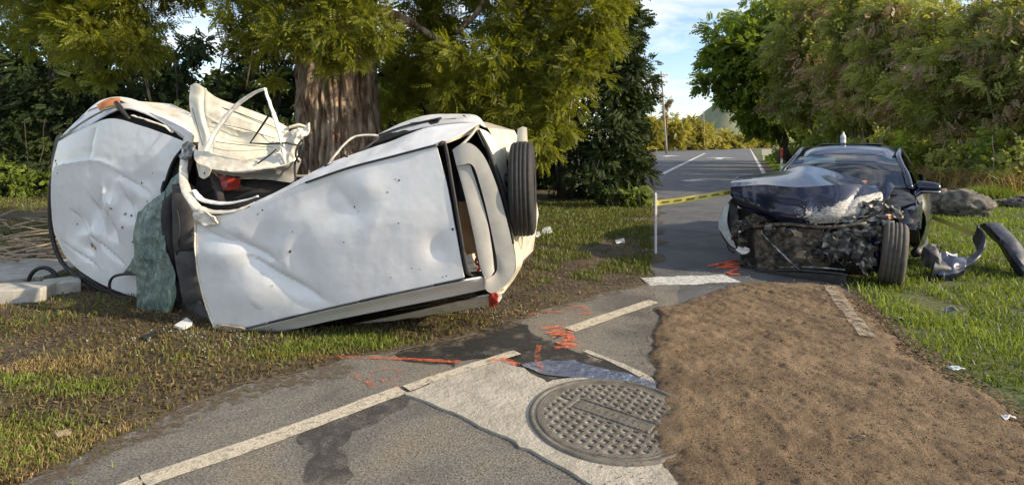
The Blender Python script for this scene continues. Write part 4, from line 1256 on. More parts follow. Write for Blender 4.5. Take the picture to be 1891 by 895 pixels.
# roof mouldings (black inserts in the gutters)
tube('roof_moulding', Wl([(565, 337, .015), (640, 311, .02), (720, 290, .045), (804, 268, .06)]), 0.014, M.black_trim, suv, 8, .6, res=24)
lowm = Wl([(455, 606, .018), (560, 580, .012), (700, 548, .012), (856, 515, .045)])
lowm = resample(lowm, 60)
for a, b, mt in ((0, 7, M.black_trim), (7, 16, M.rubber), (16, 33, M.grey_spoiler), (33, 41, M.rubber), (41, 52, M.grey_spoiler), (52, 60, M.rubber)):
    V, F = tube_geo(lowm[a:b + 1] if b < 60 else lowm[a:], 0.0155 if mt is not M.grey_spoiler else 0.013, 8, .6)
    obj('roof_moulding', mesh_np('roof_moulding', V, F), M.black_trim if mt is M.grey_spoiler and False else (M.rubber if mt is M.rubber else M.seat), suv)
# lower side: cantrail, window gap, sill-side strips under the roof edge
wpanel('cantrail', [(402, 612, .05), (455, 609, .02), (560, 584, .015), (700, 552, .015), (860, 518, .05), (890, 512, .12)],
       [(890, 512, .12), (905, 520, .2), (896, 534, .24)],
       [(404, 616, .09), (500, 614, .10), (620, 590, .12), (740, 566, .14), (830, 548, .18), (896, 534, .24)],
       [(402, 612, .05), (404, 616, .09)], M.white, suv, 60, 10)
wpanel('door_glass', [(470, 614, .12), (620, 590, .14), (740, 566, .16), (880, 538, .24)], [(880, 538, .24), (880, 548, .34)],
       [(470, 616, .22), (620, 602, .30), (740, 580, .34), (880, 548, .34)], [(470, 614, .12), (470, 616, .22)], M.side_glass, suv, 24, 5)
wpanel('door_side', [(640, 594, .30), (730, 578, .33), (830, 558, .36), (912, 543, .36)], [(912, 543, .36), (905, 562, .50)],
       [(640, 600, .40), (730, 590, .44), (830, 576, .48), (905, 562, .50)], [(640, 594, .30), (640, 600, .40)], M.white_dirty, suv, 30, 6, crumple=.006, cf=8)
tube('drip_strip', Wl([(430, 617, .06), (490, 620, .16), (548, 620, .24), (556, 614, .24)]), 0.012, M.white_dirty, suv, 6, res=14, rough=0.005)
wpanel('corner_tear', [(392, 604, .0), (410, 600, -.02), (440, 603, -.01), (452, 607, 0)], [(452, 607, 0), (448, 612, .03)], [(398, 615, .04), (420, 614, .0), (448, 612, .03)], [(392, 604, .0), (398, 615, .04)], M.twig, suv, 18, 8, crumple=.012, cf=14, seed=8)

# body tub behind the visible skin, so the car is a closed volume
sil = [(100, 300, .66), (100, 430, .66), (125, 482, .66), (168, 512, .64), (250, 553, .60), (330, 585, .45), (400, 613, .10), (560, 596, .16), (740, 572, .22), (900, 548, .36), (945, 500, .50), (958, 420, .52), (940, 300, .52), (900, 236, .42), (840, 218, .42), (760, 226, .46), (690, 264, .46), (600, 318, .46), (540, 330, .62), (420, 330, .70), (345, 262, .70), (290, 218, .72), (220, 184, .74), (165, 202, .74), (118, 250, .70)]
F1 = np.array(Wl(sil))
shift = WN * 1.0
F2 = F1 + WN * (1.50 - (F1 @ WN - WC))[:, None] * 0.82
n_ = len(F1)
ctr = F2.mean(0)
F3 = ctr + (F2 - ctr) * 0.90 + WN * 0.06
V = np.concatenate([F1, F2, F3])
F = []
for i in range(n_):
    j = (i + 1) % n_
    F.append([i, j, j + n_, i + n_]); F.append([i + n_, j + n_, j + 2 * n_, i + 2 * n_])
F.append([i + 2 * n_ for i in range(n_)])
tub = obj('body_shell', mesh_np('body_shell', V, F, False), M.white_dirty, suv)
V2 = np.concatenate([ctr + (F2 - ctr) * 0.985 - WN * 0.02, ])
obj('floor_lining', mesh_np('floor_lining', V2, [list(range(n_))], False), M.interior, suv)
lin = []
for i in range(n_):
    j = (i + 1) % n_
    lin.append([i, j, j + n_, i + n_])
inn = np.concatenate([F1.mean(0) + (F1 - F1.mean(0)) * 0.975 + WN * .02, ctr + (F2 - ctr) * 0.975])
obj('cabin_lining', mesh_np('cabin_lining', inn, lin, False), M.interior, suv)

# bonnet
hood = wpanel('bonnet', [(108, 262, .66), (150, 240, .60), (203, 219, .57), (255, 231, .57), (305, 248, .57), (346, 264, .58)],
       [(346, 264, .58), (322, 298, .56), (303, 345, .55), (292, 395, .55), (282, 450, .56), (268, 510, .58), (255, 550, .60)],
       [(118, 470, .68), (150, 503, .64), (200, 534, .60), (255, 556, .60)],
       [(108, 262, .66), (98, 310, .66), (95, 380, .66), (101, 430, .67), (118, 470, .68)], M.white, suv, 110, 110,
       dents=[(.34, .68, .10, .07, -.030), (.52, .56, .07, .09, -.035), (.62, .50, .06, .05, .020), (.78, .46, .05, .05, -.03), (.42, .80, .12, .05, -.03), (.50, .70, .06, .05, .022), (.74, .6, .06, .06, .015), (.62, .66, .06, .06, -.02), (.25, .82, .12, .05, .016), (.16, .3, .2, .3, .012), (.84, .30, .08, .07, -.02)],
       crumple=0.002, cf=6, seed=12,
       fold=[(.37, .02, .40, .36, .018, -.016), (.05, .22, .62, .28, .012, .010), (.26, .58, .44, .72, .011, -.045), (.44, .50, .58, .68, .010, -.045), (.55, .42, .60, .60, .010, .030), (.12, .84, .52, .90, .011, -.030), (.44, .72, .80, .82, .010, -.030), (.70, .40, .84, .56, .011, -.034), (.36, .62, .50, .78, .009, .03), (.58, .54, .72, .70, .009, -.03), (.64, .44, .66, .62, .008, .025), (.60, .30, .9, .36, .012, -.012)])
for q in [(100, 298), (108, 322), (276, 320), (268, 402), (262, 440), (158, 408)]:
    c = W(q[0] + 6, q[1], .555) - WN * .012
    pass
# rusty scrape on the bonnet and small bolt holes
def blot(px, py, k, r, mat, name='paint_chip', parent=None):
    """a small raised fleck lying on a panel, found by casting onto the panel mesh"""
    o_ = parent
    r_ = np.array([(px - 945.5) / 1000., 1.0, -(py - 265.) / 1000.])
    dg = bpy.context.evaluated_depsgraph_get()
    from mathutils.bvhtree import BVHTree
    me = o_.data
    if not hasattr(blot, 'cache'):
        blot.cache = {}
    key = me.name
    if key not in blot.cache:
        blot.cache[key] = BVHTree.FromPolygons([v.co for v in me.vertices], [p.vertices[:] for p in me.polygons])
    loc, nrm, idx, dist = blot.cache[key].ray_cast(Vector(CAM), Vector(r_).normalized())
    if loc is None:
        return
    nrm = np.array(nrm); nrm *= -np.sign(nrm @ r_)
    a = np.cross(nrm, [0, 0, 1.]); a /= np.linalg.norm(a); b = np.cross(nrm, a)
    m = 9
    an = np.linspace(0, 2 * np.pi, m, endpoint=False)
    rr = r * RNG.uniform(.6, 1.2, m)
    ring = np.array(loc) + nrm * 0.002 + (np.cos(an) * rr)[:, None] * a + (np.sin(an) * rr)[:, None] * b
    Vb = np.concatenate([ring, [np.array(loc) + nrm * 0.004]])
    return obj(name, mesh_np(name, Vb, [[i, (i + 1) % m, m] for i in range(m)]), mat, parent)
for (x, y, r) in [(103, 297, .014), (104, 303, .010), (106, 320, .009), (262, 338, .013), (272, 372, .008), (243, 398, .012), (245, 447, .012), (143, 414, .010), (282, 320, .007)]:
    blot(x, y, .56, r, M.rubber, 'bolt_hole', hood)
for (x, y, r) in [(485, 388, .013), (476, 396, .010), (540, 428, .010), (536, 464, .017), (535, 466, .012), (635, 447, .011), (655, 382, .012), (662, 390, .008), (736, 412, .010), (716, 355, .011), (737, 333, .013), (730, 331, .008), (503, 527, .009), (836, 423, .02), (824, 509, .010), (817, 511, .008), (760, 495, .008), (775, 497, .008), (722, 512, .007), (478, 394, .008)]:
    blot(x, y, .02, r * .62, M.interior, 'paint_chip', roof)
for (x, y, r) in [(170, 452, .030), (176, 458, .022), (232, 395, .018), (226, 420, .015), (205, 385, .012)]:
    blot(x, y, .56, r, M.card, 'rust_scrape', hood)

# front end: grille edge, fender arch above the bonnet
wpanel('front_fender', [(113, 252, .70), (150, 215, .74), (186, 186, .80), (232, 180, .84), (290, 204, .82), (340, 228, .78), (358, 250, .74)],
       [(358, 250, .74), (352, 262, .68)],
       [(124, 260, .66), (165, 232, .66), (205, 208, .66), (236, 200, .64), (275, 212, .64), (318, 236, .63), (352, 262, .68)],
       [(113, 252, .70), (124, 260, .66)], M.white, suv, 60, 16, crumple=.004, cf=6, seed=22)
tube('fender_lip', Wl([(114, 254, .68), (150, 228, .64), (190, 205, .62), (212, 198, .62), (218, 196, .63)]), 0.016, M.white_dirty, suv, 8, res=24, rough=0.004)
wpanel('fender_rust', [(178, 194, .655), (200, 182, .72), (222, 180, .76)], [(222, 180, .76), (220, 196, .65)], [(184, 204, .635), (202, 197, .63), (220, 196, .65)], [(178, 194, .655), (184, 204, .635)], M.rust, suv, 14, 8, thick=.006)
wpanel('bonnet_gap', [(128, 258, .70), (170, 228, .74), (215, 205, .80), (260, 212, .80), (330, 250, .76)], [(330, 250, .76), (340, 264, .70)], [(118, 268, .72), (160, 246, .72), (205, 226, .70), (262, 240, .70), (340, 264, .70)], [(128, 258, .70), (118, 268, .72)], M.interior, suv, 26, 8)
tube('fender_brace', Wl([(244, 214, .62), (270, 222, .60), (300, 232, .60), (318, 244, .60)]), 0.018, M.white_dirty, suv, 7, res=12, rough=0.006)
tube('hinge_bracket', Wl([(214, 190, .63), (222, 200, .60), (234, 214, .60), (240, 220, .60)]), [0.022, .028, .02, .012], M.black_trim, suv, 7, res=10)
wpanel('headlamp_surround', [(97, 276, .74), (104, 252, .72), (114, 248, .70)], [(114, 248, .70), (126, 258, .665), (110, 272, .67)], [(95, 330, .74), (101, 300, .69), (110, 272, .67)], [(97, 276, .74), (94, 300, .76), (95, 330, .74)], M.black_trim, suv, 12, 12)
tube('bumper_edge', Wl([(95, 330, .70), (92, 385, .70), (97, 440, .71), (116, 486, .72), (160, 520, .70), (215, 548, .68)]), 0.02, M.black_trim, suv, 8, res=24)
tube('lower_trim', Wl([(150, 505, .66), (200, 537, .63), (252, 560, .62)]), 0.014, M.rubber, suv, 7, res=12)
# cowl and dark scuttle between bonnet and cabin
wpanel('scuttle', [(346, 268, .62), (352, 285, .58), (356, 300, .56)], [(356, 300, .56), (340, 345, .5), (330, 420, .5), (340, 500, .5), (352, 575, .48)],
       [(252, 556, .66), (300, 568, .58), (352, 575, .48)], [(346, 268, .62), (318, 310, .62), (296, 380, .62), (275, 470, .63), (252, 556, .66)], M.interior, suv, 20, 30, crumple=.012, cf=8, seed=17)
tube('screen_pillar', Wl([(349, 252, .60), (342, 285, .50), (338, 318, .36), (342, 348, .22), (356, 374, .10), (366, 390, .05)]), [.045, .035, .034, .036, .036, .03], M.white_dirty, suv, 10, .6, res=30, rough=.003)
tube('screen_seal', Wl([(344, 268, .56), (322, 296, .55), (306, 340, .54), (297, 380, .54), (300, 440, .52), (300, 470, .52)]), .020, M.rubber, suv, 8, .7, res=26)
tube('torn_seal', Wl([(303, 335, .5), (299, 352, .45), (306, 372, .43), (302, 392, .43)]), .013, M.rubber, suv, 6, res=12)
# torn metal at the screen pillar foot
wpanel('pillar_scrap', [(337, 268, .52), (350, 262, .5), (362, 272, .5)], [(362, 272, .5), (352, 292, .42)], [(334, 292, .5), (342, 296, .44), (352, 292, .42)], [(337, 268, .52), (334, 292, .5)], M.silver, suv, 14, 12, crumple=.03, cf=9, seed=31)

# seats seen through the missing windscreen
def cushion(name, pts4, k0, k1, mat, n=14, puff=.05, seed=0):
    (a, b, c, d) = pts4
    Q = coons([W(*a, k0), W(*b, k0)], [W(*b, k0), W(*c, k0)], [W(*d, k0), W(*c, k0)], [W(*a, k0), W(*d, k0)], n, n)
    u = np.linspace(-1, 1, n)
    puffm = (1 - np.abs(u[None, :]) ** 4) * (1 - np.abs(u[:, None]) ** 6)
    Q = Q - WN * (puffm * puff)[..., None]
    Q = dent(Q, crumple=.006, cf=7, seed=seed)
    return obj(name, grid_mesh(name, Q, k1 - k0), mat, suv)
cushion('seat_back', ((318, 340), (362, 356), (372, 460), (322, 470)), .34, .52, M.seat, 16, .06, 2)
cushion('seat_cushion', ((322, 466), (372, 462), (396, 560), (338, 560)), .30, .50, M.seat, 16, .05, 3)
cushion('seat_bolster', ((300, 372), (320, 352), (326, 520), (306, 500)), .38, .56, M.interior, 14, .05, 4)
tube('seat_seam', Wl([(322, 360, .29), (332, 420, .27), (326, 470, .28)]), .006, M.rubber, suv, 6, res=12)
wpanel('sill_panel', [(328, 562, .40), (360, 552, .30), (392, 588, .12)], [(392, 588, .12), (398, 606, .08)], [(330, 578, .42), (360, 590, .3), (398, 606, .08)], [(328, 562, .40), (330, 578, .42)], M.seat, suv, 16, 8)
tube('sill_rail', Wl([(326, 574, .40), (360, 594, .26), (402, 614, .08)]), .018, M.black_trim, suv, 8, res=12)

# hanging crazed windscreen
ws = wpanel('windscreen', [(256, 392, .44), (280, 372, .43), (306, 352, .42)], [(306, 352, .42), (304, 400, .36), (306, 450, .32), (322, 500, .28), (325, 545, .27), (312, 590, .30)],
       [(264, 622, .30), (278, 602, .30), (296, 606, .28), (312, 590, .30)], [(256, 392, .44), (249, 430, .42), (250, 490, .36), (252, 545, .32), (258, 590, .28), (264, 622, .30)], M.crazed, suv, 44, 80,
       dents=[(.5, .35, .2, .2, .03)], crumple=.016, cf=5.5, seed=44, fold=[(.35, .0, .45, .7, .04, .03), (.75, .35, .55, 1.0, .04, -.03), (.2, .5, .3, 1.0, .05, .02)], thick=.005)
wpanel('windscreen_shred', [(306, 350, .43), (318, 330, .46), (334, 318, .46)], [(334, 318, .46), (332, 345, .42), (318, 360, .40)], [(304, 385, .40), (310, 372, .40), (318, 360, .40)], [(306, 350, .43), (304, 385, .40)], M.crazed, suv, 18, 18, crumple=.012, cf=8, seed=45, thick=.005)
wpanel('windscreen_shred', [(232, 500, .50), (244, 480, .48), (252, 462, .44)], [(252, 462, .44), (252, 505, .44)], [(222, 508, .52), (240, 508, .48), (252, 505, .44)], [(232, 500, .50), (222, 508, .52)], M.crazed, suv, 12, 12, crumple=.01, cf=9, seed=46, thick=.004)
tube('rubber_loop', Wl([(252, 506, .46), (228, 506, .46), (208, 512, .46), (202, 526, .46), (206, 540, .47), (226, 552, .48), (252, 560, .48)]), .013, M.rubber, suv, 8, res=30)

# opening in the top: crushed doorway
tube('doorway_rim', Wl([(352, 368, .10), (366, 384, .05), (400, 392, .03), (440, 388, .04), (470, 374, .07)]), [.034, .04, .036, .03, .018], M.white_dirty, suv, 10, .7, res=26, rough=.003)
tube('doorway_rim', Wl([(358, 352, .18), (372, 368, .14), (410, 376, .12), (446, 372, .13), (476, 362, .14)]), [.022, .03, .03, .024, .015], M.white, suv, 10, .7, res=26, rough=.003)
wpanel('torn_header', [(358, 392, .02), (374, 388, 0), (398, 400, -.01)], [(398, 400, -.01), (404, 412, .01)], [(362, 412, .03), (378, 416, -.005), (404, 412, .01)], [(358, 392, .02), (362, 412, .03)], M.white_dirty, suv, 18, 12, crumple=.022, cf=12, seed=51)
tube('cabin_post', Wl([(392, 320, .45), (402, 345, .40), (408, 372, .34)]), .035, M.interior, suv, 8, res=8)
wpanel('dark_doorway', [(362, 312, .75), (450, 326, .75), (560, 326, .75)], [(560, 326, .75), (545, 348, .62)], [(366, 396, .5), (450, 390, .5), (545, 348, .62)], [(362, 312, .75), (366, 396, .5)], M.interior, suv, 20, 12, crumple=.02, cf=5, seed=52)
wpanel('red_cloth', [(395, 322, .62), (420, 326, .60), (444, 332, .62)], [(444, 332, .62), (440, 348, .56)], [(392, 346, .56), (416, 352, .54), (440, 348, .56)], [(395, 322, .62), (392, 346, .56)], M.red_plastic, suv, 12, 10, crumple=.02, cf=9, seed=53)

# ripped-open front door standing up
door = wpanel('torn_door', [(352, 158, .66), (364, 154, .66), (400, 180, .68), (446, 197, .72), (500, 218, .78), (534, 236, .82)],
       [(534, 236, .82), (528, 256, .76), (520, 286, .68)], [(366, 284, .46), (400, 296, .46), (450, 300, .50), (490, 294, .58), (520, 286, .68)],
       [(352, 158, .66), (350, 190, .62), (356, 222, .58), (366, 250, .52), (366, 284, .46)], M.cream, suv, 80, 60,
       dents=[(.14, .5, .06, .4, .03), (.5, .55, .16, .14, -.03), (.72, .45, .1, .16, .03), (.35, .25, .18, .1, .015)], crumple=.006, cf=6, seed=61,
       fold=[(.16, .02, .20, .9, .02, -.03), (.2, .35, .9, .50, .018, .018), (.25, .62, .95, .66, .02, -.02), (.3, .18, .95, .28, .015, .012)], thick=.02)
for ln in ([(357, 200, .585), (366, 232, .53), (376, 268, .46)], [(384, 190, .66), (440, 208, .69), (500, 232, .74), (528, 246, .77)], [(392, 226, .58), (450, 238, .62), (510, 256, .68)], [(400, 262, .5), (452, 268, .53), (506, 272, .64)]):
    tube('door_seam', [W(*p) - WN * .012 for p in ln], .0035, M.interior, door, 6, res=18)
wpanel('door_ledge', [(360, 276, .46), (400, 290, .42), (450, 296, .42), (500, 286, .50), (546, 276, .62)], [(546, 276, .62), (552, 290, .62), (556, 300, .62)],
       [(364, 302, .34), (400, 312, .30), (450, 314, .30), (505, 306, .38), (556, 292, .56)], [(360, 276, .46), (358, 290, .40), (364, 302, .34)], M.white_dirty, suv, 50, 14, crumple=.012, cf=8, seed=62)
wpanel('door_underside', [(392, 314, .34), (450, 317, .32), (510, 308, .40), (556, 294, .56)], [(556, 294, .56), (548, 320, .6), (545, 338, .6)], [(395, 320, .42), (450, 326, .44), (500, 332, .5), (545, 338, .6)], [(392, 314, .34), (395, 320, .42)], M.grey_spoiler, suv, 30, 10, crumple=.012, cf=8, seed=63)
wpanel('door_crumple', [(528, 250, .70), (548, 242, .68), (572, 228, .70)], [(572, 228, .70), (568, 246, .66), (552, 274, .60), (546, 300, .56)], [(516, 300, .56), (530, 306, .54), (546, 300, .56)], [(528, 250, .70), (520, 276, .62), (516, 300, .56)], M.white_dirty, suv, 30, 30, crumple=.045, cf=8, seed=64)
wpanel('door_bracket', [(362, 302, .32), (380, 306, .29), (390, 312, .28)], [(390, 312, .28), (384, 326, .29)], [(368, 326, .31), (376, 330, .29), (384, 326, .29)], [(362, 302, .32), (368, 326, .31)], M.white_dirty, suv, 10, 10, thick=.01)
blot(378, 320, .2, .011, M.rubber, 'bolt_hole', [c for c in suv.children if c.name.startswith('door_bracket')][0])
tube('window_frame', Wl([(381, 278, .40), (392, 254, .40), (410, 226, .40), (440, 192, .40), (470, 172, .40), (490, 164, .40)]), [.032, .034, .032, .030, .026, .022], M.white, suv, 10, .55, res=34, rough=0.0035)
tube('window_frame', Wl([(489, 164, .40), (500, 196, .41), (512, 232, .43), (520, 262, .46), (526, 292, .48)]), [.018, .028, .034, .034, .028], M.white, suv, 10, .55, res=28, rough=0.0035)
tube('glass_channel', Wl([(496, 214, .44), (480, 238, .45), (462, 264, .46), (490, 266, .45), (530, 264, .44), (548, 268, .5)]), .009, M.rubber, suv, 6)
tube('glass_channel', Wl([(510, 276, .42), (496, 288, .42), (476, 302, .40)]), .007, M.rubber, suv, 6)
tube('torn_strap', Wl([(552, 300, .5), (546, 285, .48), (552, 266, .5), (560, 258, .52), (556, 280, .5), (545, 300, .5), (546, 335, .5)]), .010, M.black_trim, suv, 6, res=30)
tube('rail_end', Wl([(534, 236, .80), (552, 232, .84), (568, 236, .86)]), [.03, .035, .02], M.cream, suv, 8, res=8, rough=.004)

# rear door window frame leaning on the trunk
tube('rear_window_frame', Wl([(604, 305, .16), (624, 280, .22), (646, 258, .30), (660, 252, .34), (690, 250, .38), (700, 252, .38)]), [.014, .02, .02, .02, .022, .02], M.white_dirty, suv, 8, .6, res=26, rough=0.004)
tube('rear_window_seal', Wl([(630, 280, .24), (640, 290, .18), (650, 296, .15)]), .010, M.rubber, suv, 6, res=8)
tube('rear_window_seal', Wl([(600, 308, .13), (650, 290, .19), (680, 270, .26), (702, 254, .36)]), .012, M.rubber, suv, 6, res=16)
# rear quarter: pillar, window, top edge
wpanel('rear_quarter', [(696, 250, .42), (740, 228, .52), (790, 213, .58), (850, 211, .60), (880, 214, .58), (900, 236, .48)], [(900, 236, .48), (888, 228, .31)],
       [(696, 258, .34), (740, 246, .34), (790, 234, .30), (840, 226, .30), (888, 228, .31)], [(696, 250, .42), (696, 258, .34)], M.white, suv, 50, 14, crumple=.003, cf=6, seed=71)
wpanel('rear_side_glass', [(702, 252, .37), (740, 238, .42), (780, 226, .44), (812, 220, .42)], [(812, 220, .42), (808, 226, .34)], [(690, 266, .27), (730, 252, .29), (770, 240, .30), (808, 226, .34)], [(702, 252, .37), (690, 266, .27)], M.black_trim, suv, 24, 6)
tube('rear_side_glass_seal', Wl([(700, 250, .36), (745, 234, .40), (815, 218, .40)]), .010, M.rubber, suv, 6, res=14)
tube('quarter_seam', Wl([(856, 214, .53), (868, 224, .42), (880, 232, .33)]), .008, M.rubber, suv, 6, res=10)

# tailgate opening
tube('tailgate_seal', Wl([(812, 268, .07), (820, 262, .10), (835, 340, .06), (850, 430, .05), (862, 500, .07), (870, 508, .12), (890, 508, .18)]), .019, M.rubber, suv, 8, .7, res=50)
wpanel('tailgate_frame', [(808, 264, .08), (830, 252, .16), (860, 240, .24), (884, 230, .30)], [(884, 230, .30), (886, 240, .36)], [(816, 268, .12), (838, 260, .20), (862, 250, .30), (886, 240, .36)], [(808, 264, .08), (816, 268, .12)], M.cream, suv, 20, 6)
tube('gas_strut', Wl([(836, 280, .16), (852, 268, .18), (870, 250, .24), (880, 236, .30)]), .011, M.grey_spoiler, suv, 7, res=8)
wpanel('load_floor', [(846, 300, .55), (880, 300, .55)], [(880, 300, .55), (885, 505, .45)], [(856, 505, .42), (885, 505, .45)], [(846, 300, .55), (856, 505, .42)], M.interior, suv, 8, 16)
wpanel('brown_board', [(846, 372, .26), (866, 372, .30)], [(866, 372, .30), (880, 470, .30)], [(856, 470, .24), (880, 470, .30)], [(846, 372, .26), (856, 470, .24)], M.card, suv, 10, 16, crumple=.012, cf=8, seed=81)
wpanel('parcel_scrap', [(858, 472, .20), (876, 468, .24)], [(876, 468, .24), (888, 500, .24)], [(864, 502, .18), (888, 500, .24)], [(858, 472, .20), (864, 502, .18)], M.cream, suv, 10, 10, crumple=.02, cf=12, seed=82)
tube('wire_bundle', Wl([(884, 470, .2), (878, 484, .19), (886, 492, .18), (882, 502, .18)]), .012, M.red_plastic, suv, 6, res=12)
# D-shaped roof spoiler, with a long slot
def spoiler():
    outer = [(836, 276), (850, 267), (866, 264), (884, 276), (900, 300), (918, 345), (934, 400), (946, 450), (952, 486), (944, 514), (926, 532), (908, 541), (897, 534), (893, 515)]
    inner = [(843, 306), (856, 304), (868, 302), (876, 310), (886, 340), (898, 385), (908, 430), (916, 470), (918, 490), (917, 500), (912, 508), (905, 512), (899, 514), (896, 514)]
    ko = [.10, .10, .11, .12, .13, .14, .16, .18, .20, .20, .19, .17, .15, .13]
    n = 70
    O = resample(np.array([W(x, y, k) for (x, y), k in zip(outer, ko)]), n)
    I = resample(np.array([W(x, y, k - .02) for (x, y), k in zip(inner, ko)]), n)
    rows = []
    for t in np.linspace(0, 1, 9):
        bul = .004 * math.sin(math.pi * t)
        rows.append(O * (1 - t) + I * t - WN * bul)
    sp = obj('spoiler', grid_mesh('spoiler', np.array(rows), .03), M.grey_spoiler, suv)
    # inner blade along the glass edge
    Q = coons(Wl([(843, 306, .10), (868, 303, .11)]), Wl([(868, 303, .11), (882, 345, .12), (898, 400, .13), (908, 455, .14), (913, 500, .15)]), Wl([(895, 515, .12), (905, 512, .13), (913, 500, .15)]), Wl([(843, 306, .10), (858, 360, .09), (874, 430, .10), (886, 490, .11), (895, 515, .12)]), 12, 40)
    u = np.linspace(-1, 1, 12)
    Q = Q - WN * ((1 - u ** 4) * .004)[None, :, None]
    obj('spoiler_blade', grid_mesh('spoiler_blade', Q, .03), M.grey_spoiler, sp)
    Q = coons(Wl([(868, 303, .15), (878, 305, .15)]), Wl([(878, 305, .15), (900, 380, .17), (918, 495, .19)]), Wl([(908, 505, .19), (918, 495, .19)]), Wl([(868, 303, .15), (892, 390, .17), (908, 505, .19)]), 5, 24)
    obj('spoiler_slot', grid_mesh('spoiler_slot', Q, .02), M.rubber, sp)
spoiler()
# tailgate skin to the right of the spoiler
wpanel('tailgate', [(880, 234, .34), (900, 244, .42), (934, 272, .52)], [(934, 272, .52), (938, 340, .56), (952, 420, .58), (966, 478, .56), (955, 505, .5), (930, 540, .40)],
       [(905, 548, .34), (918, 545, .36), (930, 540, .40)], [(880, 234, .34), (905, 290, .30), (930, 380, .28), (948, 450, .28), (950, 500, .28), (905, 548, .34)], M.cream, suv, 24, 60, crumple=.006, cf=6, seed=91,
       fold=[(.1, .0, .5, .5, .05, -.02)])
tube('tailgate_gap', Wl([(884, 240, .30), (902, 278, .26), (922, 335, .25), (938, 395, .25), (948, 450, .25)]), [.010, .02, .024, .018, .008], M.rubber, suv, 8, res=30)
tube('bumper_strip', Wl([(950, 432, .50), (962, 436, .54), (964, 452, .54), (957, 482, .50), (945, 512, .44), (930, 535, .36)]), .012, M.cream, suv, 7, res=24, rough=0.004)
wpanel('tail_lamp', [(902, 545, .34), (912, 540, .32), (920, 542, .34)], [(920, 542, .34), (918, 558, .38)], [(904, 566, .40), (912, 564, .38), (918, 558, .38)], [(902, 545, .34), (904, 566, .40)], M.red_plastic, suv, 10, 10, crumple=.02, cf=18, seed=92)
wpanel('lamp_shard', [(914, 540, .34), (924, 540, .36), (927, 548, .38)], [(927, 548, .38), (922, 556, .38)], [(912, 552, .36), (918, 556, .37), (922, 556, .38)], [(914, 540, .34), (912, 552, .36)], M.white_plastic, suv, 8, 8, crumple=.008, cf=18, seed=93)
# spare wheel on the tailgate; its axle runs along the car
def lathe(prof, c, axis, n=48):
    axis = np.array(axis, float); axis /= np.linalg.norm(axis)
    a = np.cross(axis, [0, 0, 1.]); a /= np.linalg.norm(a); b = np.cross(axis, a)
    t = np.linspace(0, 2 * np.pi, n, endpoint=False)
    Q = np.array([[c + axis * h + r * (np.cos(x) * a + np.sin(x) * b) for x in t] for r, h in prof])
    return Q
TYRE = [(.20, -.10), (.235, -.112), (.30, -.108), (.335, -.095), (.348, -.078), (.352, -.062), (.343, -.060), (.343, -.050), (.354, -.048), (.356, -.022), (.346, -.020), (.346, -.010), (.357, -.008), (.357, .008), (.346, .010), (.346, .020), (.356, .022), (.354, .048), (.343, .050), (.343, .060), (.352, .062), (.348, .078), (.335, .095), (.30, .108), (.235, .112), (.20, .10)]
ax = np.array([.993, -.075, 0.03])
wc = W(966, 348, .50)
sw = obj('spare_wheel', grid_mesh('spare_wheel', lathe([({.343: .3485, .346: .352}.get(r, r) * 1.04, h * .86) for r, h in TYRE], wc, ax, 56), closed_u=True), M.tyre, suv)
obj('wheel_cover', grid_mesh('wheel_cover', lathe([(.21, .08), (.20, .065), (.12, .05), (.06, .07), (.001, .075)], wc, ax, 32), closed_u=True), M.grey_spoiler, sw)
obj('wheel_back', grid_mesh('wheel_back', lathe([(.21, -.10), (.14, -.08), (.001, -.075)], wc, ax, 32), closed_u=True), M.rubber, sw)
tube('wheel_carrier', Wl([(925, 330, .52), (940, 335, .52), (955, 345, .52)]), .05, M.black_trim, suv, 8, res=6)
wpanel('number_plate_bracket', [(956, 238, .52), (965, 234, .52), (973, 236, .53)], [(973, 236, .53), (975, 272, .54)], [(953, 272, .52), (964, 274, .52), (975, 272, .54)], [(956, 238, .52), (953, 272, .52)], M.cream, suv, 8, 10, thick=.02)

# shards lying on the ground by the wreck
for k, (pts, mat, lab) in enumerate([([(322, 607), (345, 598), (356, 604), (338, 612)], M.white_plastic, 'white plastic shard on the ground below the missing windscreen'),
                       ([(1002, 423), (1016, 424), (1020, 432), (1000, 433)], M.white_plastic, 'white plastic scrap on the grass right of the spare wheel'),
                       ([(982, 434), (996, 433), (998, 438), (984, 440)], M.white_plastic, 'smaller pale scrap on the grass just right of the spare wheel'),
                       ([(1136, 447), (1152, 446), (1154, 450), (1138, 451)], M.white_plastic, 'flat pale scrap on the grass near the main road'),
                       ([(100, 806), (130, 800), (132, 806), (104, 812)], M.twig, 'pale wood chip on the dirt beside the side road'),
                       ([(262, 626), (300, 612), (303, 616), (266, 631)], M.black_trim, 'black trim strip under the hanging windscreen')]):
    q = np.array([G(*p) for p in pts])
    q[:, 2] += 0.012
    up = q.copy(); up[:, 2] += np.array([.02, .045, .03, .015]) if k < 4 else .015
    V, F = hexa_geo([*q, *up])
    tag(obj('plastic_shard' if k != 4 else 'wood_chip', mesh_np('shard', V, F, False), mat), lab, 'debris', 'scraps near the white car')

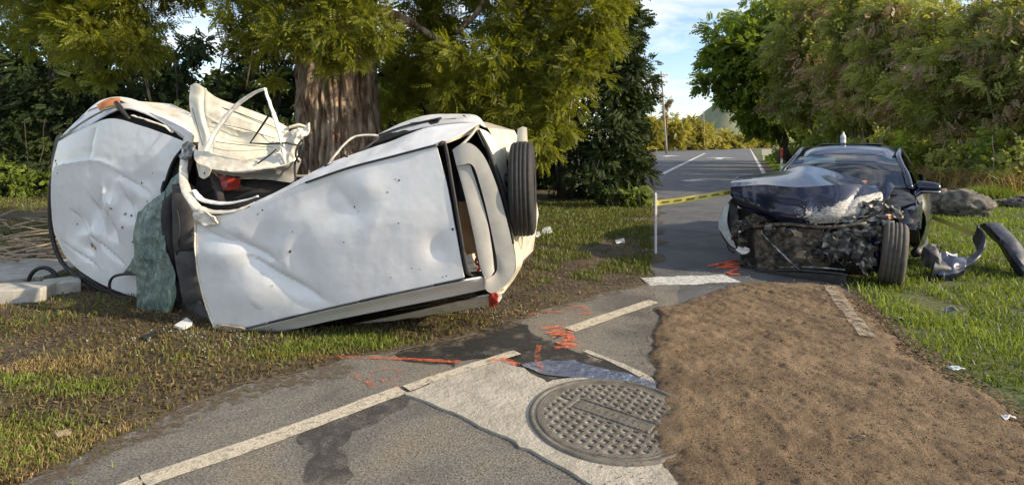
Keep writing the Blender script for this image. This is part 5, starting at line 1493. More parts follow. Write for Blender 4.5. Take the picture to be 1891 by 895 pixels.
# ---- left edge: kerb blocks, half-buried tyre, brush pile
def kerb_block(a, b, w, h, label):
    A, B = G(*a), G(*b)
    t = (B - A) / np.linalg.norm(B - A); nr = np.array([-t[1], t[0], 0])
    lo = [A, B, B + nr * w, A + nr * w]
    lo = [p + np.array([0, 0, -.03]) for p in lo]; hi = [p + np.array([0, 0, h + .03]) for p in lo]
    V, F = hexa_geo(lo + hi)
    o_ = obj('kerb_block', mesh_np('kerb_block', V, F, False), M.concrete2)
    bevel_obj(o_, .015, 2)
    tag(o_, label, 'kerb', 'kerb blocks at the left edge')
kerb_block((-60, 565), (77, 557), .32, .13, 'pale concrete kerb block at the left edge, in front of the tyre hoop')
kerb_block((79, 548), (150, 538), .28, .12, 'short concrete kerb block against the nose of the white car')
def hoop():
    c = W(38, 520, .5); c = np.array([G(40, 540)[0], G(40, 540)[1] + .25, .02])
    a = np.linspace(-.15, np.pi + .15, 30)
    r = .155
    pts = np.stack([c[0] + np.cos(a) * r, c[1] + 0 * a, c[2] + np.sin(a) * r * 1.12], 1)
    V, F = tube_geo(pts, .021, 10, 1.0)
    o_ = obj('rubber_hoop', mesh_np('rubber_hoop', V, F), M.rubber)
    tag(o_, 'black rubber hoop standing half buried behind the kerb at far left', 'rubber hoop')
hoop()
def brush():
    b = G(45, 500)
    root = thing('brush_pile', (b[0], b[1], 0), 'pile of bare dry sticks left of the white car', 'brush pile')
    rs = random.Random(5)
    for k in range(60):
        c = G(rs.uniform(-60, 135), rs.uniform(425, 500))
        a = rs.uniform(-.5, .5) + (math.pi if rs.random() < .5 else 0); l = rs.uniform(.35, .95)
        e = rs.uniform(-.02, .20)
        if k % 9 == 0:
            e = rs.uniform(.35, .55)
        p0 = c + np.array([0, 0, rs.uniform(0.02, .22)])
        p1 = p0 + np.array([math.cos(a) * l * .5, math.sin(a) * l * .4, e * l * .5 + rs.uniform(-.03, .05)])
        p2 = p0 + np.array([math.cos(a + rs.uniform(-.3, .3)) * l, math.sin(a) * l * .8, e * l])
        p2[2] = max(p2[2], .01); p1[2] = max(p1[2], .01)
        limb('stick', [p0, p1, p2], rs.uniform(.010, .020), .006, M.twig, root, 7, 5, .04, k)
brush()

# ================================================================== BLACK SEDAN
TH = rad(38)
BAX = np.array([math.cos(TH), -math.sin(TH), 0.])      # local x: towards the right of the view
BAY = np.array([math.sin(TH), math.cos(TH), 0.])       # local y: towards the tail
BO = np.array([3.33, 5.85, 0.0])
def L(x, y, z):
    return BO + BAX * x + BAY * y + np.array([0, 0, z])
def B(px, py, y):
    """the point seen at a picture position, y metres behind the front of the car"""
    r = np.array([(px - 945.5) / 1000., 1.0, -(py - 265.) / 1000.])
    t = (y + BAY @ BO - BAY @ CAM) / (BAY @ r)
    return CAM + r * t
def Bl(l):
    return [B(*p) for p in l]
def Ll(l):
    return [L(*p) for p in l]
sed = thing('wrecked_sedan', L(0, 2.2, 0), 'black sedan with smashed open front standing at the road edge', 'car')
def bpanel(name, t, r, b, l, mat, parent=None, nu=30, nv=20, f=Bl, **kw):
    th = kw.pop('thick', .008)
    sm = kw.pop('smooth', True)
    Q = coons(f(t), f(r), f(b), f(l), nu, nv, sm)
    Q = dent(Q, kw.get('dents', ()), kw.get('crumple', 0), kw.get('cf', 3.), kw.get('seed', 0), kw.get('fold'))
    return obj(name, grid_mesh(name, Q, th), mat, parent or sed)

# bonnet: one sheet, rear edge -> ridge -> folded-down nose
def bonnet():
    sil_ = [(1352, 334, .78), (1400, 322, 1.15), (1446, 315, 1.28), (1488, 306, 1.32), (1535, 315, 1.36), (1592, 331, 1.36), (1650, 346, 1.22)]
    mid_ = [(1349, 338, .66), (1404, 329, .78), (1452, 325, .84), (1490, 321, .88), (1540, 329, .92), (1596, 337, 1.05), (1648, 348, 1.10)]
    cre_ = [(1349, 345, .58), (1408, 341, .46), (1462, 345, .37), (1490, 345, .36), (1545, 341, .44), (1600, 342, .74), (1646, 351, 1.0)]
    f1_ = [(1353, 360, .51), (1414, 366, .29), (1464, 374, .21), (1492, 375, .20), (1546, 372, .27), (1597, 368, .50), (1636, 366, .76)]
    f2_ = [(1362, 376, .48), (1420, 391, .22), (1466, 398, .15), (1492, 399, .14), (1542, 398, .20), (1592, 388, .40), (1628, 382, .64)]
    f3_ = [(1372, 387, .50), (1426, 404, .26), (1468, 412, .19), (1494, 413, .18), (1542, 411, .24), (1585, 404, .42), (1622, 394, .62)]
    nu, nv = 90, 70
    top3 = [resample(Bl(r), nu) for r in (sil_, mid_, cre_)]
    fr4 = [resample(Bl(r), nu) for r in (cre_, f1_, f2_, f3_)]
    Q = np.stack([np.concatenate([resample([r[j] for r in top3], 30), resample([r[j] for r in fr4], 41)[1:]]) for j in range(nu)], 1)
    Q = dent(Q, dents=[(.565, .78, .03, .09, -.04)], crumple=0.0, cf=5, seed=3,
             fold=[(.07, .02, .10, .95, .010, -.005), (.15, .02, .17, .9, .010, -.004), (.52, .60, .50, .98, .010, .025), (.56, .62, .66, .80, .010, -.02), (.80, .45, .72, .95, .02, -.03), (.88, .42, .95, .7, .02, .03)])
    me = grid_mesh('bonnet', Q, .006)
    me.set_sharp_from_angle(angle=rad(14))
    u = np.linspace(0, 1, nu)[None, :]; v = np.linspace(0, 1, nv)[:, None]
    sc = np.clip((v - .52) * 2.6, 0, .80) * np.clip((u - .28) * 4, 0, 1) + np.clip((v - (1.25 - .85 * u)) * 4.5, 0, 1.0) * np.clip((u - .55) * 5, 0, 1)
    sc = sc + .30 * np.exp(-((u - .40) / .12) ** 2 - ((v - .74) / .10) ** 2)
    sc = np.clip(sc, 0, 1)
    at = me.attributes.new('scrape', 'FLOAT', 'POINT')
    vals = np.concatenate([sc.ravel(), sc.ravel()]).astype(np.float32)
    at.data.foreach_set('value', vals)
    return obj('bonnet', me, M.scraped, sed)
bon = bonnet()
# torn corner flap of the bonnet, and the yellow leaf stuck at its rear edge
bpanel('bonnet_flap', [(1622, 338, .95), (1640, 334, .95), (1652, 344, .95)], [(1652, 344, .95), (1642, 366, .72)], [(1610, 372, .66), (1626, 376, .66), (1642, 366, .72)], [(1622, 338, .95), (1610, 372, .66)], M.black, None, 16, 16, crumple=.012, cf=9, seed=5)
bpanel('stuck_scrap', [(1591, 333.5, 1.18), (1600, 333, 1.18)], [(1600, 333, 1.18), (1602, 336, 1.12)], [(1593, 336, 1.12), (1602, 336, 1.12)], [(1591, 333.5, 1.18), (1593, 336, 1.12)], M.amber, None, 5, 4, thick=.002)

# cabin, in the car's own measure (x right of view, y back, z up)
Z0 = .99
ws_b = [(-.70, 1.42, .97), (-.4, 1.30, 1.0), (0, 1.26, 1.01), (.4, 1.30, 1.0), (.70, 1.42, .97)]
ws_t = [(-.57, 2.02, 1.31), (-.3, 1.95, 1.345), (0, 1.93, 1.355), (.3, 1.95, 1.345), (.57, 2.02, 1.31)]
bpanel('windscreen', ws_t, [ws_t[-1], (.63, 1.75, 1.20), ws_b[-1]], ws_b, [ws_t[0], (-.63, 1.75, 1.20), ws_b[0]], M.glass, None, 24, 16, f=Ll, thick=0)
def roof_skin():
    st = [(1.93, 1.36, .57), (2.05, 1.405, .57), (2.25, 1.455, .575), (2.55, 1.492, .58), (2.9, 1.497, .575), (3.2, 1.47, .56), (3.42, 1.425, .54)]
    rows = []
    for y, z, hw in st:
        rows.append([L(x * hw, y + .09 * abs(x) ** 2 * (1 if y < 2.6 else -1), z - .045 * abs(x) ** 2.2 - (.05 * max(0, abs(x) - .8) / .2)) for x in np.linspace(-1, 1, 25)])
    Q = np.array(rows)
    Q = np.stack([resample(Q[:, j], 30) for j in range(25)], 1)
    obj('roof_panel', grid_mesh('roof_panel', Q[::-1], .02), M.black, sed)
roof_skin()
bpanel('sunroof', [(-.38, 2.95, 1.500), (.38, 2.95, 1.500)], [(.38, 2.95, 1.500), (.38, 2.5, 1.492)], [(-.38, 2.5, 1.492), (0, 2.48, 1.496), (.38, 2.5, 1.492)], [(-.38, 2.95, 1.500), (-.38, 2.5, 1.492)], M.black_trim, None, 10, 8, f=Ll, thick=.004)
for s_ in (-1, 1):
    tube('windscreen_pillar', Ll([(s_ * .745, 1.40, .95), (s_ * .70, 1.62, 1.12), (s_ * .64, 1.84, 1.235), (s_ * .60, 2.06, 1.335), (s_ * .60, 2.5, 1.425), (s_ * .585, 3.0, 1.42), (s_ * .60, 3.5, 1.33), (s_ * .66, 4.05, 1.10)]), [.036, .032, .030, .030, .030, .035, .045, .05], M.black, sed, 10, .8, res=40)
    # side: window glass, door, sill
    bpanel('side_glass', [(s_ * .60, 2.15, 1.36), (s_ * .60, 2.8, 1.40), (s_ * .615, 3.45, 1.30)], [(s_ * .615, 3.45, 1.30), (s_ * .76, 3.75, 1.02)], [(s_ * .80, 1.62, 1.0), (s_ * .82, 2.6, 1.01), (s_ * .76, 3.75, 1.02)], [(s_ * .60, 2.15, 1.36), (s_ * .72, 1.85, 1.18), (s_ * .80, 1.62, 1.0)], M.side_glass, None, 14, 10, f=Ll, thick=0)
    bpanel('body_side', [(s_ * .78, 1.05, .93), (s_ * .83, 1.6, .98), (s_ * .85, 2.6, 1.0), (s_ * .83, 3.7, 1.02), (s_ * .72, 4.6, 1.0)], [(s_ * .72, 4.6, 1.0), (s_ * .78, 4.68, .7), (s_ * .72, 4.6, .3)],
           [(s_ * .80, 1.05, .26), (s_ * .86, 1.8, .22), (s_ * .88, 2.8, .22), (s_ * .84, 3.9, .26), (s_ * .72, 4.6, .3)], [(s_ * .78, 1.05, .93), (s_ * .90, 1.08, .62), (s_ * .80, 1.05, .26)], M.black, None, 40, 14, f=Ll, dents=[(.5, .45, 1., .3, .012)])
    tube('sill', Ll([(s_ * .80, 1.1, .24), (s_ * .86, 2.4, .20), (s_ * .80, 3.7, .24)]), .05, M.plastic, sed, 8, res=10)
    # rear wheel
    c = L(s_ * .76, 3.28, .325)
    wh = obj('rear_wheel', grid_mesh('rear_wheel', lathe([(r * .915, h) for r, h in TYRE], c, BAX * s_, 44), closed_u=True), M.tyre_dusty, sed)
    obj('rim', grid_mesh('rim', lathe([(.19, .10), (.17, .06), (.07, .07), (.001, .07)], c, BAX * s_, 24), closed_u=True), M.rim, wh)
bpanel('rear_glass', [(-.53, 3.32, 1.38), (.53, 3.32, 1.38)], [(.53, 3.32, 1.38), (.62, 4.05, 1.06)], [(-.62, 4.05, 1.06), (.62, 4.05, 1.06)], [(-.53, 3.32, 1.38), (-.62, 4.05, 1.06)], M.side_glass, None, 10, 8, f=Ll, thick=0)
bpanel('boot_lid', [(-.68, 4.08, 1.04), (.68, 4.08, 1.04)], [(.68, 4.08, 1.04), (.70, 4.62, .98)], [(-.70, 4.62, .98), (.70, 4.62, .98)], [(-.68, 4.08, 1.04), (-.70, 4.62, .98)], M.black, None, 10, 8, f=Ll)
bpanel('rear_end', [(-.72, 4.62, .98), (.72, 4.62, .98)], [(.72, 4.62, .98), (.72, 4.62, .3)], [(-.72, 4.62, .3), (.72, 4.62, .3)], [(-.72, 4.62, .98), (-.72, 4.62, .3)], M.black, None, 8, 8, f=Ll)
bpanel('underbody', [(-.78, 4.6, .22), (.78, 4.6, .22)], [(.78, 4.6, .22), (.6, .5, .22)], [(-.6, .5, .22), (.6, .5, .22)], [(-.78, 4.6, .22), (-.6, .5, .22)], M.plastic, None, 6, 6, f=Ll)
# inside: dashboard, seats, mirror, visor card
bpanel('dashboard', [(-.68, 1.75, .98), (0, 1.70, 1.02), (.68, 1.75, .98)], [(.68, 1.75, .98), (.72, 1.4, .94)], [(-.72, 1.4, .94), (0, 1.28, .98), (.72, 1.4, .94)], [(-.68, 1.75, .98), (-.72, 1.4, .94)], M.interior, None, 16, 8, f=Ll)
bpanel('firewall', [(-.74, 1.25, .95), (.74, 1.25, .95)], [(.74, 1.25, .95), (.74, 1.2, .25)], [(-.74, 1.2, .25), (.74, 1.2, .25)], [(-.74, 1.25, .95), (-.74, 1.2, .25)], M.plastic, None, 8, 8, f=Ll)
bpanel('headlining', [(-.56, 3.3, 1.37), (.56, 3.3, 1.37)], [(.56, 3.3, 1.37), (.56, 2.1, 1.33)], [(-.56, 2.1, 1.33), (.56, 2.1, 1.33)], [(-.56, 3.3, 1.37), (-.56, 2.1, 1.33)], M.seat, None, 6, 6, f=Ll)
for s_ in (-1, 1):
    V, F = hexa_geo(Ll([(s_ * .36 - .25, 2.55, .5), (s_ * .36 + .25, 2.55, .5), (s_ * .36 + .25, 2.68, .5), (s_ * .36 - .25, 2.68, .5), (s_ * .36 - .20, 2.75, 1.08), (s_ * .36 + .20, 2.75, 1.08), (s_ * .36 + .20, 2.88, 1.08), (s_ * .36 - .20, 2.88, 1.08)]))
    st_ = bevel_obj(obj('seat_back', mesh_np('seat_back', V, F, False), M.seat, sed), .05, 3)
    V, F = hexa_geo(Ll([(s_ * .36 - .12, 2.76, 1.12), (s_ * .36 + .12, 2.76, 1.12), (s_ * .36 + .12, 2.86, 1.12), (s_ * .36 - .12, 2.86, 1.12), (s_ * .36 - .10, 2.79, 1.29), (s_ * .36 + .10, 2.79, 1.29), (s_ * .36 + .10, 2.88, 1.29), (s_ * .36 - .10, 2.88, 1.29)]))
    bevel_obj(obj('headrest', mesh_np('headrest', V, F, False), M.seat, sed), .03, 3)
M.pale_card = flat('pale_sunshade', (0.62, 0.68, 0.62), 0.6)
bpanel('sun_visor', [(-.48, 2.0, 1.30), (-.1, 1.97, 1.32)], [(-.1, 1.97, 1.32), (-.1, 1.90, 1.24)], [(-.50, 1.93, 1.22), (-.1, 1.90, 1.24)], [(-.48, 2.0, 1.30), (-.50, 1.93, 1.22)], M.pale_card, None, 8, 6, f=Ll, thick=.012)
bpanel('rear_view_mirror', [(-.02, 2.02, 1.30), (.12, 2.02, 1.30)], [(.12, 2.02, 1.30), (.12, 2.0, 1.24)], [(-.02, 2.0, 1.24), (.12, 2.0, 1.24)], [(-.02, 2.02, 1.30), (-.02, 2.0, 1.24)], M.black_trim, None, 5, 4, f=Ll, thick=.03)
tube('wiper', Ll([(.5, 1.36, 1.0), (.2, 1.33, 1.03), (-.1, 1.34, 1.04)]), .012, M.black_trim, sed, 6, res=10)
# wing mirror on the right of the view
def mirror():
    c = B(1713, 346, 1.55)
    n1, n2 = 20, 14
    u = np.linspace(0, 2 * np.pi, n1, endpoint=False); v = np.linspace(.02, np.pi - .02, n2)
    Q = np.zeros((n2, n1, 3))
    for i, b_ in enumerate(v):
        for j, a in enumerate(u):
            sx_ = abs(math.cos(b_)) ** .55 * np.sign(math.cos(b_)); rr2 = math.sin(b_) ** .5
            Q[i, j] = c + BAX * sx_ * .125 + BAY * rr2 * math.cos(a) * .07 + np.array([0, 0, rr2 * math.sin(a) * (.072 - .012 * sx_)])
    m_ = obj('wing_mirror', grid_mesh('wing_mirror', Q, closed_u=True), M.black, sed)
    tube('mirror_trim', [c - BAX * .12 - BAY * .05 + np.array([0, 0, -.05]), c - BAY * .075 + np.array([0, 0, -.045]), c + BAX * .12 - BAY * .05 + np.array([0, 0, -.045])], .008, M.rim, m_, 6, res=10)
    tube('mirror_stalk', [c - BAX * .10, c - BAX * .2 + np.array([0, 0, -.03]), c - BAX * .28 + np.array([0, 0, -.04])], [.04, .03, .035], M.plastic, m_, 8, res=6)
mirror()
# right front wheel (as seen), pushed back in its arch
def front_wheel(c, axis, mat, name='front_wheel', sc=.93):
    w_ = obj(name, grid_mesh(name, lathe([(r * sc, h) for r, h in TYRE], c, axis, 56), closed_u=True), mat, sed)
    axis = np.array(axis) / np.linalg.norm(axis)
    obj('rim', grid_mesh('rim', lathe([(.20, .10), (.195, .07), (.18, .05)], c, axis, 40), closed_u=True), M.rim, w_)
    a = np.cross(axis, [0, 0, 1.]); a /= np.linalg.norm(a); b_ = np.cross(axis, a)
    for k in range(5):
        t = k * 2 * np.pi / 5 + .3
        d_ = np.cos(t) * a + np.sin(t) * b_; e_ = -np.sin(t) * a + np.cos(t) * b_
        V, F = hexa_geo([c + axis * .085 + d_ * .03 - e_ * .035, c + axis * .085 + d_ * .03 + e_ * .035, c + axis * .075 + d_ * .19 + e_ * .022, c + axis * .075 + d_ * .19 - e_ * .022] + [c + axis * .05 + d_ * .03 - e_ * .035, c + axis * .05 + d_ * .03 + e_ * .035, c + axis * .045 + d_ * .19 + e_ * .022, c + axis * .045 + d_ * .19 - e_ * .022])
        obj('spoke', mesh_np('spoke', V, F, False), M.rim, w_)
    obj('brake_disc', grid_mesh('brake_disc', lathe([(.16, .03), (.04, .03), (.001, .03)], c, axis, 30), closed_u=True), M.engine, w_)
    return w_
wc2 = G(1667, 533) ; wc2[2] = .335
wc2 = wc2 + np.array([.0, .14, 0])
steer = np.array([math.cos(rad(33)), -math.sin(rad(33)), -.10])
front_wheel(wc2, steer, M.tyre_dusty)
front_wheel(L(-.70, .72, .33), -BAX, M.tyre_dusty, 'front_wheel', .9)

# right wing remains (black, faceted, blue sky reflections)
bpanel('wing_top', [(1640, 352, 1.25), (1664, 352, 1.15), (1688, 362, 1.0)], [(1688, 362, 1.0), (1692, 372, .75)], [(1630, 376, .75), (1658, 384, .62), (1692, 372, .75)], [(1640, 352, 1.25), (1630, 376, .75)], M.plastic, None, 20, 14, crumple=.02, cf=7, seed=21)
bpanel('wing_ledge', [(1646, 374, .80), (1668, 370, .84), (1693, 370, .86)], [(1693, 370, .86), (1694, 380, .70)], [(1664, 388, .60), (1680, 386, .60), (1694, 380, .70)], [(1646, 374, .80), (1664, 388, .60)], M.black, None, 14, 8)
bpanel('wing_side', [(1664, 389, .59), (1680, 387, .58), (1696, 378, .70), (1702, 372, 1.0)], [(1702, 372, 1.0), (1702, 420, 1.0)], [(1660, 412, .56), (1676, 424, .55), (1692, 428, .66), (1702, 430, 1.0)], [(1664, 389, .59), (1660, 412, .56)], M.black, None, 24, 16, crumple=.012, cf=7, seed=22)
bpanel('wing_panel', [(1602, 432, .40), (1630, 418, .36), (1652, 420, .40), (1662, 434, .46)], [(1662, 434, .46), (1645, 462, .44), (1640, 494, .44)], [(1610, 500, .40), (1625, 502, .40), (1640, 494, .44)], [(1602, 432, .40), (1606, 470, .36), (1610, 500, .40)], M.black, None, 24, 24, crumple=.016, cf=6, seed=23, fold=[(.1, .3, .95, .35, .03, .03)])
bpanel('wheel_arch', [(1636, 432, .62), (1662, 410, .62), (1696, 420, .66)], [(1696, 420, .66), (1700, 450, .8)], [(1634, 500, .62), (1640, 440, .85), (1700, 450, .8)], [(1636, 432, .62), (1632, 470, .62), (1634, 500, .62)], M.plastic, None, 16, 12, crumple=.01, cf=8)
# scraped bright metal along the torn corner
def scrap(name, c, w, h, y, mat, seed, amp=.04, cf=8, rot=0.0, n=20, thick=.005):
    """a torn, sharply creased plate: jittered lattice, flat facets, ragged rim"""
    rg = np.random.default_rng(seed + 900)
    n = max(5, int(n * .32)); m_ = max(5, int(n * .9))
    ca_, sa_ = math.cos(rot), math.sin(rot)
    Q = np.zeros((m_, n, 3))
    for i in range(m_):
        for j in range(n):
            a = -1 + 2 * j / (n - 1); b2 = -1 + 2 * i / (m_ - 1)
            rim = 1.0 if 0 < i < m_ - 1 and 0 < j < n - 1 else 2.2
            a += rg.normal(0, .45 / n * rim); b2 += rg.normal(0, .45 / m_ * rim)
            a *= 1 - .18 * abs(b2); b2 *= 1 - .12 * abs(a)
            Q[i, j] = B(c[0] + a * w * ca_ - b2 * h * sa_, c[1] + a * w * sa_ + b2 * h * ca_, y + .04 * a + rg.normal(0, amp * .28))
    Q = dent(Q, crumple=amp * .6, cf=cf, seed=seed)
    me = grid_mesh(name, Q, thick)
    me.polygons.foreach_set('use_smooth', np.zeros(len(me.polygons), dtype=bool))
    return obj(name, me, mat, sed)
scrap('torn_metal', (1600, 386), 34, 13, .42, M.silver, 1, .05, 7, -.35, 30)
scrap('torn_metal', (1640, 392), 26, 13, .50, M.silver, 2, .045, 8, .1, 26)
scrap('torn_metal', (1560, 404), 26, 7, .28, M.silver, 3, .03, 8, -.15)
scrap('torn_metal', (1612, 408), 34, 8, .36, M.silver, 4, .05, 9, -.25, 26)
scrap('lamp_housing', (1548, 452), 28, 24, .20, M.silver, 5, .05, 7, .05, 30)
scrap('lamp_cavity', (1546, 446), 16, 12, .145, M.plastic, 6, .02, 9, .05)
scrap('torn_metal', (1594, 470), 20, 30, .28, M.silver, 7, .045, 7, -.45, 30)
scrap('torn_metal', (1566, 428), 22, 9, .26, M.silver, 8, .04, 9, .2)
scrap('torn_metal', (1582, 440), 18, 13, .32, M.engine, 9, .04, 9, .6)
scrap('splash_shield', (1616, 486), 22, 22, .38, M.plastic, 10, .03, 7, .2)
scrap('torn_metal', (1604, 430), 24, 10, .36, M.silver, 12, .05, 8, -.5, 24)
scrap('amber_lamp', (1641, 400), 7, 5, .43, M.amber, 11, .01, 9, 0, 8)
scrap('torn_metal', (1660, 396), 10, 10, .50, M.silver, 13, .03, 9, .3)
scrap('crumpled_liner', (1640, 362), 16, 10, .95, M.plastic, 14, .04, 8, .3)
scrap('crumpled_liner', (1663, 368), 12, 8, 1.0, M.engine, 15, .03, 8, -.2)

# engine bay
bpanel('radiator', [(1392, 424, .30), (1460, 422, .22), (1520, 424, .20)], [(1520, 424, .20), (1524, 496, .18)], [(1396, 498, .28), (1460, 498, .20), (1524, 496, .18)], [(1392, 424, .30), (1396, 498, .28)], M.engine, None, 60, 36, dents=[(.62, .5, .18, .3, .04)], crumple=.012, cf=9, seed=31, thick=.04)
bpanel('bay_back', [(1362, 384, .75), (1450, 392, .6), (1560, 400, .6), (1660, 396, .8)], [(1660, 396, .8), (1650, 505, .8)], [(1372, 505, .7), (1500, 505, .6), (1650, 505, .8)], [(1362, 384, .75), (1372, 505, .7)], M.plastic, None, 40, 26, crumple=.04, cf=6, seed=32)
bpanel('lower_grille_panel', [(1394, 500, .08), (1480, 503, .04), (1562, 509, .02)], [(1562, 509, .02), (1564, 528, .02)], [(1392, 519, .09), (1480, 521, .05), (1564, 528, .02)], [(1394, 500, .08), (1392, 519, .09)], M.plastic, None, 40, 8, dents=[(.4, .5, .2, .5, .01)], crumple=.004, cf=8, thick=.02)
tube('bumper_bar', Bl([(1392, 500, .12), (1470, 499, .06), (1540, 504, .04), (1566, 508, .04)]), .014, M.plastic, sed, 8, res=16)
tube('bumper_bar', Bl([(1430, 494, .12), (1500, 493, .08), (1560, 498, .06)]), .010, M.silver, sed, 7, res=12)
tube('brace_rod', Bl([(1406, 430, .10), (1430, 455, .07), (1460, 484, .05), (1476, 498, .04)]), .013, M.silver, sed, 7, res=10)
tube('brace_rod', Bl([(1548, 408, .10), (1516, 440, .07), (1494, 466, .06), (1486, 488, .05)]), .009, M.plastic, sed, 6, res=10)
for k_, (x_, y_, w_, h_) in enumerate([(1440, 446, 14, 5), (1468, 452, 22, 6), (1490, 470, 18, 8), (1450, 472, 20, 7), (1420, 480, 14, 8), (1500, 432, 16, 7), (1475, 432, 12, 5)]):
    scrap('radiator_fragment', (x_, y_), w_, h_, .17, (M.engine, M.engine, M.twig, M.plastic)[k_ % 4], 70 + k_, .02, 9, .1 * (k_ - 3), 16)
tube('upper_rail', Bl([(1384, 420, .30), (1450, 414, .20), (1530, 420, .18), (1600, 412, .30)]), .022, M.engine, sed, 8, res=14)
rs = random.Random(17)
def gear(kind, px, py, y, size, mat, seed):
    rsx = random.Random(seed)
    c = B(px, py, y)
    if kind == 'pulley':
        axis = -BAY + BAX * rsx.uniform(-.4, .4) + np.array([0, 0, rsx.uniform(-.3, .3)])
        prof = [(size, 0), (size, .03), (size * .86, .034), (size * .84, .02), (size * .45, .02), (size * .42, .04), (size * .2, .045), (.001, .045)]
        return obj('pulley', grid_mesh('pulley', lathe(prof, c, axis, 20), closed_u=True), mat, sed)
    if kind == 'hose':
        pts = [c + BAX * rsx.uniform(-1, 1) * size * 1.6 * k + np.array([0, 0, rsx.uniform(-1, 1) * size]) + BAY * rsx.uniform(-.04, .04) for k in (-1, -.3, .3, 1)]
        return tube('hose', pts, rsx.uniform(.008, .02), mat, sed, 8, res=16)
    if kind == 'block':
        A_ = Matrix.Rotation(rsx.uniform(-.6, .6), 3, 'Z') @ Matrix.Rotation(rsx.uniform(-.5, .5), 3, 'X')
        e = np.array([[sx_ * size * rsx.uniform(.7, 1.2), sy_ * size * .6, sz_ * size * rsx.uniform(.4, .9)] for sz_ in (-1, 1) for sx_, sy_ in ((-1, -1), (1, -1), (1, 1), (-1, 1))])
        V, F = hexa_geo([c + BAX * p_[0] + BAY * p_[1] + np.array([0, 0, p_[2]]) for p_ in (np.array(A_ @ Vector(q_)) for q_ in e)])
        return bevel_obj(obj('engine_part', mesh_np('engine_part', V, F, False), mat, sed), size * .18, 2)
    return scrap('bent_bracket', (px, py), size * 170, size * 120, y, mat, seed, .03, 11, rsx.uniform(-1, 1), 14)
mats = [M.engine, M.engine, M.plastic, M.plastic, M.engine, M.silver]
k = 0
for px, py, y, n, spx, spy in [(1372, 420, .36, 12, 20, 26), (1400, 408, .34, 9, 26, 8), (1366, 460, .34, 10, 14, 26), (1380, 500, .26, 8, 10, 16), (1460, 440, .24, 10, 50, 18), (1500, 460, .16, 12, 40, 20), (1560, 484, .20, 14, 40, 14), (1600, 418, .34, 12, 40, 12), (1620, 452, .36, 8, 18, 22), (1480, 416, .30, 9, 60, 4)]:
    for j in range(n):
        kd = rs.choice(['block', 'pulley', 'hose', 'bracket', 'block', 'hose', 'bracket'])
        gear(kd, px + rs.uniform(-1, 1) * spx, py + rs.uniform(-1, 1) * spy, y + rs.uniform(-.10, .08), rs.uniform(.022, .06), rs.choice(mats), 500 + k)
        k += 1
gear('pulley', 1394, 406, .30, .075, M.engine, 3); gear('pulley', 1508, 466, .12, .05, M.plastic, 4)
# bright fragments
for px, py in [(1366, 428), (1346, 440), (1370, 468), (1447, 452), (1408, 428), (1506, 414)]:
    gear('block', px, py, .22, .014, M.white_plastic, px)
# left headlamp, hanging outwards
bpanel('headlamp', [(1346, 372, .62), (1352, 366, .66), (1362, 366, .72)], [(1362, 366, .72), (1362, 400, .52), (1364, 440, .44), (1362, 462, .42)], [(1340, 446, .46), (1350, 458, .42), (1362, 462, .42)],
       [(1346, 372, .62), (1332, 394, .60), (1328, 416, .56), (1332, 434, .50), (1340, 446, .46)], M.plastic, None, 20, 26, crumple=.012, cf=9, seed=41)
bpanel('headlamp_lens', [(1344, 374, .58), (1346, 378, .54)], [(1346, 378, .54), (1342, 410, .44), (1352, 440, .38), (1360, 460, .36)], [(1338, 440, .50), (1348, 452, .42), (1360, 460, .36)], [(1344, 374, .58), (1331, 396, .58), (1327, 418, .54), (1331, 432, .52), (1338, 440, .50)], M.lens, None, 14, 26, thick=.006)
scrap('foam_scrap', (1372, 462), 12, 6, .20, M.white_plastic, 43, .02, 12, .1, 12)
scrap('splash_shield', (1384, 498), 12, 20, .22, M.plastic, 44, .03, 8, .1, 16)
tube('dangling_hook', Bl([(1342, 448, .42), (1346, 460, .40), (1356, 466, .38)]), .012, M.plastic, sed, 6, res=8)
# left wing beside the bonnet
bpanel('far_wing', [(1396, 322, 1.35), (1366, 326, 1.0), (1352, 336, .75)], [(1352, 336, .75), (1350, 360, .72)], [(1380, 390, 1.2), (1364, 380, .9), (1350, 360, .72)], [(1396, 322, 1.35), (1380, 390, 1.2)], M.black, None, 14, 10)

# clear bottle left standing on the roof
def bottle():
    c = L(-.10, 2.72, 1.5)
    root = thing('plastic_bottle', c, 'pale plastic bottle standing on the roof of the black car', 'bottle')
    prof = [(.001, 0), (.033, 0), (.036, .01), (.036, .05), (.033, .055), (.036, .06), (.036, .10), (.033, .11), (.015, .145), (.012, .155)]
    obj('bottle_body', grid_mesh('bottle_body', lathe(prof, c, (0, 0, 1.), 20)[:, :, :], closed_u=True), M.bottle_white, root)
    obj('cap', grid_mesh('cap', lathe([(.013, .155), (.014, .172), (.001, .174)], c, (0, 0, 1.), 14), closed_u=True), M.cyan_glass, root)
# lathe uses a vector that must not be vertical; give it its own version here
def lathe(prof, c, axis, n=48):
    axis = np.array(axis, float); axis /= np.linalg.norm(axis)
    ref = np.array([0, 0, 1.]) if abs(axis[2]) < .9 else np.array([1., 0, 0])
    a = np.cross(axis, ref); a /= np.linalg.norm(a); b_ = np.cross(axis, a)
    t = np.linspace(0, 2 * np.pi, n, endpoint=False)
    return np.array([[c + axis * h + r * (np.cos(x) * a + np.sin(x) * b_) for x in t] for r, h in prof])
bottle()

